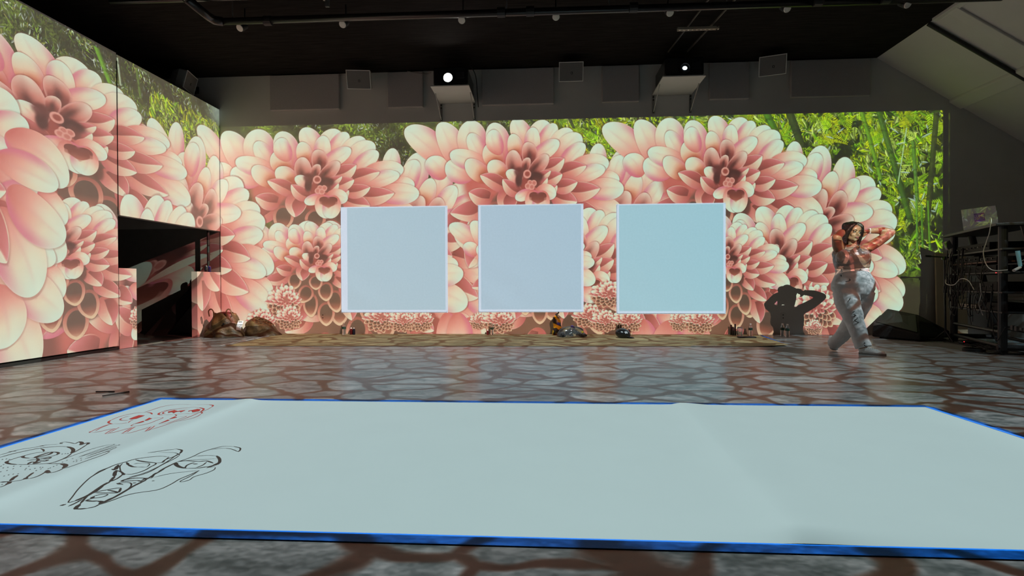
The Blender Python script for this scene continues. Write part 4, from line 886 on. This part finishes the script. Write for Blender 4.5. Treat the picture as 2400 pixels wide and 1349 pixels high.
g = G(); rows = []
for i in range(9):
    v = i/8; rows.append([(p[0]+(.22*(1-v**3)**.5+.01)*(1+.1*math.sin(a_*5+i))*math.cos(a_), 8.45+(.10*(1-v**3)**.5+.01)*math.sin(a_), .008+(.13+.05*math.sin(3*a_))*v) for a_ in [2*math.pi*k/28 for k in range(29)]])
obj('clear_film', G().grid(rows), M_clear, t, smooth=True)
g = G().prism([(p[0]-.02, 8.40, .15), (p[0]+.06, 8.40, .15), (p[0]+.01, 8.41, .20), (p[0]-.02, 8.41, .19)], (0, .003, 0)); obj('purple_flap', g, mat('purple_film', (.10, .06, .35), .4, var=.1), t)
p = onY(1460, 785, 8.30); t = thing('black_helmet', (p[0], 8.30, .007), 'glossy black helmet with white lettering lying on the brown paper', 'helmet')
obj('shell', G().ell((p[0], 8.30, .075), (.125, .105, .085), Matrix.Rotation(.25, 3, 'Y'), 24, 14), M_blackgloss, t, smooth=True)
obj('brim', G().ell((p[0]+.09, 8.27, .028), (.09, .07, .012), Matrix.Rotation(.22, 3, 'Y'), 18, 8), M_blackgloss, t, smooth=True)
def text(name, s_, size, M4, m, parent, ext=.0008, bold=0.0):
    cu = bpy.data.curves.new(name, 'FONT'); cu.body = s_; cu.size = size; cu.extrude = ext; cu.offset = bold; cu.align_x = 'CENTER'; cu.align_y = 'CENTER'
    tmp = bpy.data.objects.new('tmp', cu); COL.objects.link(tmp); dg = bpy.context.evaluated_depsgraph_get(); me = bpy.data.meshes.new_from_object(tmp.evaluated_get(dg))
    bpy.data.objects.remove(tmp); me.transform(M4); me.materials.append(m) if not me.materials else me.materials.__setitem__(0, m)
    o = bpy.data.objects.new(name, me); COL.objects.link(o); o.parent = parent; ORG[o.name] = Vector(M4.translation)
    o.location = -ORG[parent.name] if True else (0, 0, 0); return o
text('white_lettering', '9k', .055, Matrix.Translation((p[0]+.035, 8.196, .10)) @ Matrix.Rotation(math.radians(78), 4, 'X') @ Matrix.Rotation(.12, 4, 'Z'), M_paper, t)
# two pens on the floor near the sheet
for a, b, lb in (((225, 919), (268, 919), 'black pen lying on the stones, farther of the two left of the sheet'), ((240, 929), (303, 919), 'longer black pen lying on the stones, nearer of the two left of the sheet')):
    A, B_ = Vector(onZ(*a)), Vector(onZ(*b)); A.z = B_.z = .0065; t = thing('floor_pen', (A+B_)/2-Vector((0, 0, .01)), lb, 'pen', 'pens on the floor')
    mid = A.lerp(B_, .68); obj('barrel', G().tube([A, mid], .005, 8), M_black, t); obj('pen_cap', G().tube([mid, B_], .0062, 8), M_black, t)
# ------------------------------------------------------------------ stage monitor
fl = [onZ(2052, 782), onZ(2112, 801), onZ(2190, 786)]
t = thing('stage_monitor', (5.85, 8.25, 0), 'black wedge stage monitor on the floor near the right end of the flower wall', 'speaker')
A, Bp, Cp = Vector((5.20, 8.44, 0)), Vector((5.56, 7.90, 0)), Vector((6.30, 8.32, 0)); Dp = A+Cp-Bp
z = Vector((0, 0, 1))
vs = [A+z*.02, Bp+z*.02, Cp+z*.02, Dp+z*.02, A+z*.24+(Dp-A)*.02, Bp+z*.10, Cp+z*.12, Dp+z*.30, A.lerp(Dp, .55)+z*.43+(Bp-A)*.10, Bp.lerp(Cp, .55)+z*.40-(Bp-A)*.25]
vs[8] = A.lerp(Dp, .42)+z*.46+(Bp-A)*.05; vs[9] = Bp.lerp(Cp, .50)+z*.38-(Bp-A)*.35
g = G().add(vs, [(3, 2, 1, 0), (0, 1, 5, 4), (4, 5, 9, 8), (8, 9, 6, 7), (7, 6, 2, 3), (1, 2, 6, 9, 5), (0, 4, 8, 7, 3)])
obj('cabinet', g, M_carpet, t, bevel=.02)
n_ = ((vs[5]-vs[4]).cross(vs[8]-vs[4])).normalized(); n_ = n_ if n_.z > 0 else -n_
q = [v*.86+(vs[4]+vs[5]+vs[9]+vs[8])/4*.14+n_*.006 for v in (vs[4], vs[5], vs[9], vs[8])]
obj('grille', G().prism(q, n_*.008), M_black, t)
for c in (A.lerp(Cp, .12), Bp.lerp(Dp, .15), Cp.lerp(A, .15), Dp.lerp(Bp, .15)): obj('rubber_foot', G().lathe([(0, 0), (.02, 0), (.02, .021), (0, .021)], (c.x, c.y, 0), 10), M_blackrub, t)
tag(obj('monitor_cable', G().tube(catmull([(6.30, 8.25, .05), (6.45, 8.05, .012), (6.2, 7.9, .012), (6.0, 7.7, .012), (6.25, 7.55, .012), (6.5, 7.8, .012)], 6), .007, 6), M_blackrub, smooth=True), 'black cable trailing on the floor from the stage monitor', 'cable')
# ------------------------------------------------------------------ leaning board and case behind the rack
t = tag(obj('leaning_board', G().prism([(6.46, 8.80, .0), (6.94, 8.80, .0), (6.96, 8.87, 1.36), (6.48, 8.87, 1.36)], (0, .03, 0)), M_beige, bevel=.004), 'tall beige board leaning on the wall behind the black microphone stand', 'board')
t = thing('storage_case', (7.7, 8.5, 0), 'grey storage case standing on the floor behind the rack', 'case')
obj('body', G().box((7.75, 8.55, .30), (.85, .55, .60)), mat('grey_case', (.10, .105, .10), .6, var=.1), t, bevel=.02)
obj('lid', G().box((7.75, 8.55, .62), (.87, .57, .05)), M_alu, t, bevel=.01)
obj('latch', G().box((7.55, 8.265, .56), (.06, .012, .10)), M_steel, t, bevel=.003)
tag(obj('foil_sheet', G().grid([[(6.35+i*.11+.03*noise.noise(Vector((i, j, 2))), 7.35+j*.12, .012+.05*max(0, noise.noise(Vector((i*.9, j*1.1, 0)))))
     for j in range(9)] for i in range(14)]), mat('crumpled_plastic', (.30, .42, .50), .2, var=.2, bump=.4), smooth=True), 'crumpled bluish plastic sheet on the floor under the rack', 'plastic sheet')
# ------------------------------------------------------------------ microphone stand
c = onY(2216, 790, 7.95); c = Vector((c[0], 7.95, 0)); t = thing('microphone_stand', c, 'black microphone stand with a level boom arm, left of the rack', 'microphone stand')
obj('pole', G().tube([c+Vector((0, 0, .10)), c+Vector((-.01, 0, .75)), c+Vector((-.02, 0, 1.22))], [.013, .013, .010], 10), M_black, t)
obj('clutch', G().tube([c+Vector((-.01, 0, .72)), c+Vector((-.01, 0, .82))], .022, 10), M_blackrub, t)
obj('boom_joint', G().tube([c+Vector((-.03, -.02, 1.23)), c+Vector((-.01, .03, 1.23))], .03, 12), M_black, t)
obj('boom_arm', G().tube([c+Vector((-.33, -.05, 1.265)), c+Vector((.15, .02, 1.235))], .009, 8), M_black, t)
obj('boom_grip', G().tube([c+Vector((-.33, -.05, 1.265)), c+Vector((-.24, -.04, 1.26))], .015, 8), M_blackrub, t)
for k in range(3):
    a = k*2.094+.5; obj('leg', G().tube([c+Vector((0, 0, .16)), c+Vector((.14*math.cos(a), .14*math.sin(a), .012))], .010, 8), M_black, t)
# ------------------------------------------------------------------ equipment rack
FLp, NLp = Vector((6.06, 7.94, 0)), Vector((5.52, 6.50, 0)); wv = (NLp-FLp); dv = Vector((.94, -.352, 0)).normalized()
rack = thing('equipment_rack', (FLp+NLp)/2, 'black open rack cart on casters, crammed with gear and tangled cables', 'rack')
def RP(u, d, z_): return FLp+wv*u+dv*d+Vector((0, 0, z_))
for u in (0, 1):
    obj('post', G().tube([RP(u, 0, .06), RP(u, 0, 1.55)], .045, 12), M_black, rack)
    obj('post', G().tube([RP(u, .50, .10), RP(u, .20, 1.55)], .045, 12), M_black, rack)
    obj('side_rail', G().tube([RP(u, -.05, .09), RP(u, .62, .09)], .035, 10), M_black, rack)
    for d in (0, .52):
        cst = obj('caster', G().lathe([(0, -.022), (.045, -.022), (.05, -.01), (.05, .01), (.045, .022), (0, .022)], RP(u, d, .05), 16, Matrix.Rotation(math.pi/2, 3, 'X')), M_blackrub, rack)
        obj('caster_fork', G().box(RP(u, d, .085), (.03, .07, .05)), M_steel, cst)
for d, z_ in ((0, .27), (.46, .24), (.0, .10), (.52, .10)): obj('crossbar', G().tube([RP(-.02, d, z_), RP(1.02, d, z_)], .022, 10), M_black, rack)
def deck(z_, th, d0, d1, m=M_black, u0=-.06, u1=1.06): 
    return obj('shelf', G().prism([RP(u0, d0, z_), RP(u1, d0, z_), RP(u1, d1, z_), RP(u0, d1, z_)], (0, 0, th)), m, rack, bevel=.004)
deck(1.545, .03, -.12, .42, M_black, -.10, 1.10)
for z_ in (1.26, .98, .74, .50): deck(z_, .022, -.04, .42)
deck(1.12, .02, -.04, .34, mat('red_brown_wood', (.09, .025, .012), .6, var=.2), .06, .96)
rs = random.Random(12)
def gear(name, u0, u1, d0, d1, z0, h, m, lb, cat='equipment', knobs=0, extra=None):
    c = RP((u0+u1)/2, (d0+d1)/2, z0); t = thing(name, c, lb, cat)
    obj('housing', G().prism([RP(u0, d0, z0), RP(u1, d0, z0), RP(u1, d1, z0), RP(u0, d1, z0)], (0, 0, h)), m, t, bevel=.006)
    L = (wv.length)*(u1-u0)
    for k in range(knobs):
        u = u0+(u1-u0)*(k+.5)/knobs; q = RP(u, d0-.006, z0+h*.5); obj('knob', G().tube([q, q-dv*.014], .010, 8), M_black if k % 3 else M_cableG, t)
    return t
G1 = mat('dark_gear', (.008, .008, .009), .6, var=.2, spec=.12)
gear('audio_mixer', .12, .80, -.02, .36, 1.283, .10, G1, 'black mixer on the rack shelf just under the laptop shelf', 'mixer', 9)
gear('amplifier', .10, .92, -.02, .36, 1.003, .085, G1, 'black amplifier on the middle rack shelf', 'amplifier', 6)
gear('video_switcher', .08, .60, -.02, .30, 1.141, .075, G1, 'black box on the red brown rack shelf, left side', 'video box', 5)
gear('power_supply', .62, .93, -.02, .30, 1.141, .055, G1, 'smaller black box on the red brown rack shelf, right side', 'power box', 3)
gear('media_server', .06, .94, -.02, .38, .763, .12, G1, 'deep black server box on the fourth rack shelf', 'server', 5)
gear('router', .10, .50, .0, .30, .523, .05, mat('beige_box', (.30, .26, .20), .5, var=.05), 'pale flat box on the lowest rack shelf', 'router', 4)
gear('battery_backup', .55, .92, .0, .30, .523, .10, G1, 'black backup unit on the lowest rack shelf', 'battery unit', 2)
q = RP(1.28, .10, 0)
led = mat('red_indicator', (.5, .01, .01), .4, emit=((1, .03, .04), 3))
for p_, par in ((RP(.985, -.055, .99), rack),): obj('indicator_light', G().ell(p_, (.005, .005, .005), None, 10, 8), led, par)
t = thing('power_strip', (6.05, 7.60, 0), 'black power strip with tiny red light on the floor at the rack foot', 'power strip')
obj('strip_body', G().box((6.02, 7.62, .02), (.30, .06, .04), Matrix.Rotation(.3, 3, 'Z')), M_blackgloss, t, bevel=.006)
obj('indicator_light', G().ell((5.90, 7.55, .042), (.005, .005, .005), None, 10, 8), led, t)
# white adapter box hanging at the left, bluish lamp hanging at the right
p0 = RP(.06, -.10, 1.42); t = thing('power_adapter', p0, 'pale grey power adapter dangling under the left end of the top rack shelf', 'adapter')
obj('adapter_body', G().box(p0, (.09, .045, .12), Matrix.Rotation(-.5, 3, 'Y')), M_cableG, t, bevel=.008); obj('adapter_cord', G().tube(catmull([p0, p0+Vector((.03, 0, -.2)), p0+Vector((.02, 0, -.45)), p0+Vector((.05, 0, -.62))], 6), .006, 6), M_cableW, t, smooth=True)
p0 = RP(1.10, .10, 1.14); t = thing('clip_lamp', p0, 'pale blue tube clipped to the right side of the rack', 'lamp')
obj('tube', G().tube([p0+Vector((-.03, 0, .10)), p0+Vector((.0, 0, -.08))], [.022, .018], 12), mat('pale_blue_plastic', (.25, .55, .68), .4, var=.05), t)
obj('plug', G().tube([p0+Vector((.0, 0, -.09)), p0+Vector((-.09, -.02, -.13))], .016, 8), M_cableW, t)
# cables
cab = [('white', [(.90,-.08,1.60),(.96,-.10,1.66),(1.02,-.12,1.62),(.99,-.12,1.48),(.90,-.10,1.38),(.88,-.12,1.25),(.93,-.12,1.10),(1.02,-.1,1.02),(1.08,0,1.02)], 'white cable looping from the laptop shelf down the near post', M_cableW, .0048),
 ('white', [(1.06,.30,1.60),(1.14,.30,1.45),(1.18,.28,1.30),(1.14,.2,1.20),(1.08,.12,1.12)], 'white cable hanging at the right end of the rack', M_cableW, .0045),
 ('grey', [(-.02,-.08,.98),(.10,-.14,.86),(.30,-.14,.84),(.45,-.14,.92),(.62,-.14,.90),(.70,-.12,.78)], 'pale cable swooping across the left side of the middle shelves', M_cableW, .0048),
 ('grey', [(.78,-.10,.86),(.84,-.12,.72),(.80,-.12,.60),(.84,-.1,.46)], 'thin grey cable hanging beside the near post at mid height', M_cableW, .004)]
for k, (_, pts, lb, m, r) in enumerate(cab): tag(obj('loose_cable', G().tube(catmull([RP(*p_) for p_ in pts], 7), r, 6), m, smooth=True), lb, 'cable')
def bundle(sec, lb, n, seed, z0, z1, u0, u1):
    rs = random.Random(seed); g = G()
    for k in range(n):
        u = rs.uniform(u0, u1); v = u+rs.uniform(-.12, .22); za, zb = rs.uniform(z0, z1), rs.uniform(z0, z1)-.12; d = rs.uniform(-.12, -.03); sag = rs.uniform(.05, .28)
        P = [RP(u, d, za), RP(u*.8+v*.2+rs.uniform(-.04, .04), d-.03, za*.7+zb*.3-sag*.6), RP((u+v)/2, d-.02, (za+zb)/2-sag), RP(u*.2+v*.8, d-.01, za*.3+zb*.7-sag*.5), RP(v, d, zb)]
        for q_ in P: q_.z = max(q_.z, .02)
        g.tube(catmull(P, 5), rs.choice((.004, .005, .007)), 5)
    return tag(obj('cable_tangle', g, M_blackrub, smooth=True), lb, 'cables', 'black cable tangles on the rack', 'stuff')
bundle(0, 'tangle of black cables hanging at the left half of the rack', 24, 1, .45, 1.50, .02, .35)
bundle(0, 'tangle of black cables hanging at the middle and right of the rack', 26, 2, .40, 1.20, .35, .95)
g = G(); rs = random.Random(5)
for k in range(9):
    P = [RP(rs.uniform(-.1, 1.05), rs.uniform(-.2, .5), .012) for _ in range(4)]; g.tube(catmull(P, 6), .007, 5)
for cx, cy in ((.02, -.22), (.86, -.2), (.5, .25)):
    for j in range(3): g.tube([RP(cx, cy, .015+.012*j)+Vector((.11*math.cos(a/12*6.283), .11*math.sin(a/12*6.283), 0)) for a in range(13)], .007, 5)
tag(obj('cable_tangle', g, M_blackrub, smooth=True), 'coils of black cable lying on the floor under the rack', 'cables', None, 'stuff')
for k in range(10): obj('plug', G().box(RP(.55+.05*k, .30+.02*(k % 3), .29), (.03, .03, .03+.03*(k % 2))), M_cableG, rack)
# laptop on the top shelf
a, b = onY(2254, 517, 7.6), onY(2328, 508, 7.0)
t = thing('laptop', RP(.45, .12, 1.576), 'silver laptop with purple sticker standing open on top of the rack', 'laptop')
c0 = Vector(onY(2258, 560, 7.33)); c0.z = 1.578; c1 = Vector(onY(2333, 553, 6.96)); c1.z = 1.578; lw = (c1-c0).normalized(); up = (Vector((0, 0, 1))+dv*-.10).normalized(); nn = lw.cross(up).normalized()
if nn.dot(dv) > 0: nn = -nn
W_, H_ = .42, .285
def LP(u, v, o=0): return c0+lw*(u*W_)+up*(v*H_)+nn*o
obj('screen_lid', G().prism([LP(0, 0), LP(1, 0), LP(1, 1), LP(0, 1)], -nn*.008), M_alu, t, bevel=.004)
obj('keyboard_base', G().prism([LP(0, 0)-nn*.01, LP(1, 0)-nn*.01, LP(1, 0)-nn*.27, LP(0, 0)-nn*.27], (0, 0, .014)), M_alu, t, bevel=.003)
obj('screen', G().prism([LP(.03, .05, -.0095), LP(.97, .05, -.0095), LP(.97, .96, -.0095), LP(.03, .96, -.0095)], -nn*.001), M_black, t)
st = obj('sticker', G().prism([LP(.36, .36, .0006), LP(.66, .36, .0006), LP(.66, .74, .0006), LP(.36, .74, .0006)], nn*.0006), M_purple, t)
X_, Y_, Z_ = lw, up, nn
for s_, vv, sz in (('LUME', .60, .050), ('STUDIOS', .47, .028)):
    pc = LP(.51, vv, .0018); M4 = Matrix([[X_.x, Y_.x, Z_.x, pc.x], [X_.y, Y_.y, Z_.y, pc.y], [X_.z, Y_.z, Z_.z, pc.z], [0, 0, 0, 1]]); text('sticker_lettering', s_, sz, M4, M_pale, st)
# ------------------------------------------------------------------ the dancer
wm = thing('person', (3.86, 6.40, 0), 'woman in pale patterned jeans and satin top, striding with both hands behind her head', 'person')
def WP(x, y, Y): return Vector(onY(x, y, Y))
def organic(name, g, m, parent, vox=.009, sm=6, disp=None):
    o = obj(name, g, m, parent, smooth=True)
    r = o.modifiers.new('remesh', 'REMESH'); r.mode = 'VOXEL'; r.voxel_size = vox; r.use_smooth_shade = True
    s = o.modifiers.new('smooth', 'SMOOTH'); s.factor = .6; s.iterations = sm
    if disp:
        tx = bpy.data.textures.new(name+'_folds', 'CLOUDS'); tx.noise_scale = disp[1]; d = o.modifiers.new('folds', 'DISPLACE'); d.texture = tx; d.strength = disp[0]; d.mid_level = .5; d.texture_coords = 'LOCAL'
    return o
HC = WP(1999.5, 545, 6.38); HR = Matrix.Rotation(math.radians(2), 3, 'Z') @ Matrix.Rotation(math.radians(7), 3, 'Y') @ Matrix.Rotation(math.radians(6), 3, 'X')
def HP(x, y, z_): return HC+HR @ Vector((x, y, z_))
g = G()
g.ell(HP(0, .012, .028), (.070, .090, .088), HR); g.ell(HP(0, -.026, -.030), (.055, .058, .074), HR); g.ell(HP(0, -.066, -.084), (.024, .020, .019), HR)
g.ell(HP(0, -.045, .045), (.058, .042, .045), HR)
for s_ in (-1, 1):
    g.ell(HP(.034*s_, -.058, -.026), (.024, .022, .024), HR); g.ell(HP(.030*s_, -.076, .022), (.022, .012, .007), HR)
    g.ell(HP(.071*s_, .012, -.004), (.009, .017, .028), HR); g.ell(HP(.040*s_, -.02, -.065), (.020, .035, .022), HR)
    g.ell(HP(.010*s_, -.094, -.026), (.008, .009, .007), HR)
g.tube([HP(0, -.080, .020), HP(0, -.094, -.004), HP(0, -.106, -.024)], [.007, .009, .012], 10); g.ell(HP(0, -.084, -.052), (.025, .011, .013), HR)
g.tube([HP(0, .02, -.05), WP(1999, 572, 6.43), WP(1998, 580, 6.44)], [.050, .050, .062], 14)
# trunk
T = [(1999,694,6.43,.15,.12),(1999,678,6.43,.225,.15),(1999,664,6.43,.232,.155),(1998,648,6.43,.20,.135),(1997,632,6.43,.172,.118),(1996,618,6.43,.172,.118),(1996,602,6.43,.190,.125),(1997,588,6.43,.182,.112),(1998,579,6.44,.150,.085),(1998.5,575,6.44,.085,.06)]
g.tube([WP(a, b, c) for a, b, c, _, _ in T], [(d, e) for *_, d, e in T], 24)
g.ell(WP(1981, 603, 6.34), (.082, .075, .085)); g.ell(WP(2018, 602, 6.33), (.082, .075, .085))
# arms
def limb(pts, rad, n=14):
    P = catmull([WP(*p) for p in pts], 5); k = len(P); R_ = list(np.interp(np.linspace(0, len(rad)-1, k), range(len(rad)), rad)); g.tube([Vector(p) for p in P], R_, n)
g.ell(WP(1970, 587, 6.45), (.068, .065, .066)); g.ell(WP(2028, 583, 6.45), (.066, .065, .066))
limb([(1969,588,6.45),(1964,574,6.36),(1961,558,6.26)], [.064, .062, .050]); g.ell(WP(1961, 556, 6.26), (.052, .048, .046))
limb([(1961,557,6.26),(1971,546,6.38),(1984,547,6.50)], [.049, .046, .030])
limb([(2028,583,6.45),(2058,566,6.41),(2089,545,6.38)], [.064, .058, .043]); g.ell(WP(2089, 544, 6.38), (.044, .042, .040))
limb([(2089,544,6.38),(2064,540,6.41),(2036,541,6.46)], [.042, .044, .029])
# hands laced behind the head
for s_, w_, k_ in ((1, WP(2035, 541, 6.465), WP(2024, 543, 6.50)), (-1, WP(1984, 547, 6.50), WP(1992, 548, 6.53))):
    dr = (k_-w_).normalized(); g.tube([w_, w_.lerp(k_, .5), k_], [(.026, .020), (.036, .017), (.040, .015)], 12)
    upv = Vector((0, 0, 1)); back = Vector((0, 1, 0))
    for j, (ln, off) in enumerate(((.072, .030), (.082, .010), (.076, -.010), (.060, -.029))):
        b0 = k_+upv*off-dr*.005; b1 = b0+dr*ln*.5+back*.012; b2 = b0+dr*ln*.85+back*.030; g.tube([b0, b1, b2], [.0105, .0095, .0075], 8); g.ell(b2, (.0078, .0078, .0078), None, 8, 6)
    tb = w_+dr*.015+upv*-.028; g.tube([tb, tb+dr*.03-upv*.026, tb+dr*.055-upv*.034], [.013, .011, .009], 8)
# legs and feet under the jeans
limb([(1985,682,6.42),(1990,716,6.34),(2002,752,6.25),(2012,782,6.20),(2024,816,6.15)], [.125, .108, .075, .066, .044])
limb([(2018,682,6.44),(2011,715,6.47),(1996,752,6.52),(1974,784,6.68),(1951,808,6.82)], [.122, .105, .075, .064, .044])
body = organic('body', g, M_skin, wm, .0075, 5)
# face details
for s_ in (-1, 1):
    e = obj('eye', G().ell(HP(.029*s_, -.0735, .006), (.0135, .009, .0075), HR, 12, 8), mat('eye_white', (.45, .42, .40), .3, var=.02), wm, smooth=True)
    obj('iris', G().ell(HP(.029*s_+.001, -.0815, .006), (.0062, .003, .0062), HR, 10, 8), M_ink, e, smooth=True)
    obj('upper_lid', G().tube([HP(.029*s_-.015, -.075, .006), HP(.029*s_-.006, -.083, .0135), HP(.029*s_+.006, -.083, .0135), HP(.029*s_+.015, -.075, .007)], .0028, 6), M_hair, e, smooth=True)
    obj('eyebrow', G().tube([HP((.029-.018)*s_, -.088, .027), HP(.029*s_, -.088, .033), HP((.029+.019)*s_, -.076, .027)], [.0035, .004, .002], 6), M_hair, wm, smooth=True)
    obj('earring', G().ell(HP(.080*s_, .005, -.036), (.005, .005, .009), HR, 10, 8), mat('pearl', (.8, .8, .78), .2, var=.02), wm, smooth=True)
ml = mat('lips', (.22, .05, .045), .4, var=.05)
obj('lips', G().ell(HP(0, -.0945, -.048), (.021, .006, .0048), HR, 14, 8).ell(HP(0, -.0935, -.057), (.018, .007, .0062), HR, 14, 8), ml, wm, smooth=True)
# hair
g = G(); g.ell(HP(0, .036, .044), (.086, .094, .094), HR, 24, 16)
for s_ in (-1, 1):
    for k in range(4):
        x0 = .030+.017*k; P = [HP(s_*.01, -.030+.02*k, .118), HP(s_*(x0+.02), -.048+.026*k, .082), HP(s_*(.074+.002*k), -.026+.02*k, .020), HP(s_*(.080-.0*k), -.006+.02*k, -.045), HP(s_*(.078+.008*math.sin(k)), .0+.012*k, -.115), HP(s_*(.070+.01*k), -.01+.012*k, -.175+.015*k)]
        g.tube(catmull(P, 4), [.016+.016*math.sin(math.pi*min(1, j/20*1.0)) for j in range(21)], 10)
for k in range(5): g.tube(catmull([HP(-.05+.025*k, .11, .03), HP(-.06+.03*k, .10, -.06), HP(-.06+.03*k, .085, -.15)], 4), [.04]*7+[.028, .012], 10)
hr = organic('hair', g, M_hair, wm, .007, 4, (.006, .02))
# camisole
g = G(); T = [(1996.5,630,6.43,.178,.126),(1996,622,6.43,.186,.132),(1996,608,6.43,.204,.140),(1996,596,6.43,.205,.142),(1997,588,6.43,.190,.124),(1998,582,6.43,.150,.105)]
g.tube([WP(a, b, c) for a, b, c, _, _ in T], [(d+.008, e+.012) for *_, d, e in T], 28)
g.ell(WP(1981, 603, 6.33), (.100, .094, .100)); g.ell(WP(2018, 602, 6.32), (.100, .094, .100)); g.ell(WP(1999.5, 603, 6.33), (.12, .085, .088)); g.ell(WP(1998, 588, 6.37), (.13, .085, .05))
top = organic('camisole', g, M_top, wm, .009, 6, (.028, .09))
for x_, x2 in ((1979, 1982), (2016, 2015)): obj('shoulder_strap', G().tube(catmull([WP(x_, 592, 6.31), WP(x2, 580, 6.33), WP(x2, 575, 6.40), WP(x2, 582, 6.52)], 6), .007, 8), M_top, top, smooth=True)
# jeans
g = G(); T = [(1999,700,6.42,.10,.10),(1999,690,6.42,.200,.140),(1999,676,6.43,.243,.165),(1999,664,6.43,.247,.168),(1998,648,6.43,.215,.148),(1997,636,6.43,.186,.130),(1997,630,6.43,.182,.126)]
g.tube([WP(a, b, c) for a, b, c, _, _ in T], [(d, e) for *_, d, e in T], 28)
LEG1 = [(1982,684,6.42),(1989,716,6.34),(2003,752,6.25),(2013,782,6.20),(2024,814,6.15)]; LEG2 = [(2020,682,6.44),(2013,715,6.47),(1997,752,6.52),(1974,785,6.68),(1951,808,6.82)]
limb(LEG1, [.142, .130, .098, .088, .086], 20); limb(LEG2, [.138, .126, .096, .084, .072], 20)
jn = organic('jeans', g, M_jean, wm, .009, 5, (.020, .11))
wb = G(); P = WP(1997, 632, 6.43); wb.lathe([(1.0, -.014), (1.03, -.014), (1.03, .016), (1.0, .016)], P, 32, Matrix(((.181, 0, 0), (0, .126, 0), (0, 0, 1)))); obj('waistband', wb, M_jean, jn, smooth=True)
obj('button', G().lathe([(0, 0), (.010, 0), (.008, .004), (0, .004)], WP(2001, 632, 6.43)+Vector((0, -.131, 0)), 12, Matrix.Rotation(math.pi/2, 3, 'X')), M_steel, jn)
for x_ in (1975, 2022): obj('belt_loop', G().box(WP(x_, 632, 6.335), (.012, .008, .036)), M_jean, jn, bevel=.002)
def on_leg(px, py, off=.008):
    ys = [p[1] for p in LEG1]; cx = np.interp(py, ys, [p[0] for p in LEG1]); Y = np.interp(py, ys, [p[2] for p in LEG1]); r_ = np.interp(py, ys, [.142, .130, .098, .088, .086])
    dx = (px-cx)/187.; dx = max(-r_*.95, min(r_*.95, dx)); return WP(px, py, Y-math.sqrt(r_*r_-dx*dx)-off)
g = G()
for st in ([(1991,703),(1994,697),(2001,696),(2006,700),(2004,707),(1999,711),(2006,713),(2014,708),(2016,713),(2009,716),(2015,722)], [(1999,731),(2004,729),(2011,726),(2010,734),(2004,738),(2001,735)],
    [(2002,742),(2007,739),(2009,746),(2003,750),(2012,755),(2020,749),(2023,753),(2016,758)], [(2018,764),(2024,760),(2027,764),(2020,768),(2025,771)], [(2030,786),(2031,795),(2027,799),(2033,800),(2036,796)], [(2025,803),(2031,805),(2034,808),(2028,811),(2026,807)],
    [(1982,660),(1992,657),(1991,653)], [(1969,645),(1972,644),(1971,648)]):
    g.tube(catmull([on_leg(a, b) if b > 690 else WP(a, b, 6.43-.182) for a, b in st], 4), .0042, 6)
obj('printed_scribble', g, M_ink, jn, smooth=True)
g = G().lathe([(.0305, -.009), (.034, -.009), (.034, .009), (.0305, .009)], WP(2038, 541, 6.458), 18, Matrix.Rotation(math.pi/2, 3, 'Y')); obj('bracelet', g, M_white, wm, smooth=True)
# shoes
def shoe(heel, toe, pitch, lbl=None):
    d = (toe-heel); L = d.length; d.normalize(); sd = d.cross(Vector((0, 0, 1))).normalized(); up = sd.cross(d).normalized(); P = lambda a, b, c: heel+d*(a*L)+sd*b+up*c
    g = G(); prof = [(-.02,.028),(.1,.036),(.3,.036),(.5,.040),(.72,.047),(.9,.038),(1.0,.018)]
    g.add([P(a, s2*w_, h) for h in (0, .026) for s2, seq in ((1, prof), (-1, prof[::-1])) for a, w_ in seq], [tuple(range(14)), tuple(range(14, 28))]+[(i, (i+1) % 14, (i+1) % 14+14, i+14) for i in range(14)])
    s_ = obj('shoe_sole', g, M_sole, wm, bevel=.004)
    g = G(); ax = [(0.0,.030,.045,.045),(.15,.036,.055,.055),(.35,.038,.052,.052),(.55,.042,.036,.040),(.75,.045,.026,.028),(.93,.034,.020,.020)]
    rows = []
    for a, w_, cz, hh in ax: rows.append([P(a, w_*math.cos(t_), .02+max(0, math.sin(t_))*hh*1.35) for t_ in [math.pi*k/10 for k in range(-1, 12)]])
    g.grid(rows); g.add(rows[0], [tuple(range(13))]); g.add(rows[-1], [tuple(range(13))]); g.tube([P(.12, 0, .05), P(.10, 0, .12)], [.042, .040], 12)
    u = obj('shoe_upper', g, M_white, wm, smooth=True); g = G()
    for k in range(5): a = .36+.07*k; h = .02+np.interp(a, [x[0] for x in ax], [x[3]*1.35 for x in ax]); g.tube([P(a, -.022, h-.006), P(a+.02, 0, h+.004), P(a, .022, h-.006)], .0035, 6)
    obj('laces', g, M_paper, u)
    return u
h1 = Vector(onZ(2014, 829)); t1 = h1+Vector((.215, -.165, 0)); shoe(h1, t1, 0)
t2 = Vector(onZ(1957, 822)); h2 = t2+Vector((-.055, .10, .20)); h2 = WP(1947, 806, 6.96); shoe(h2, t2+Vector((0, 0, .006)), 0)
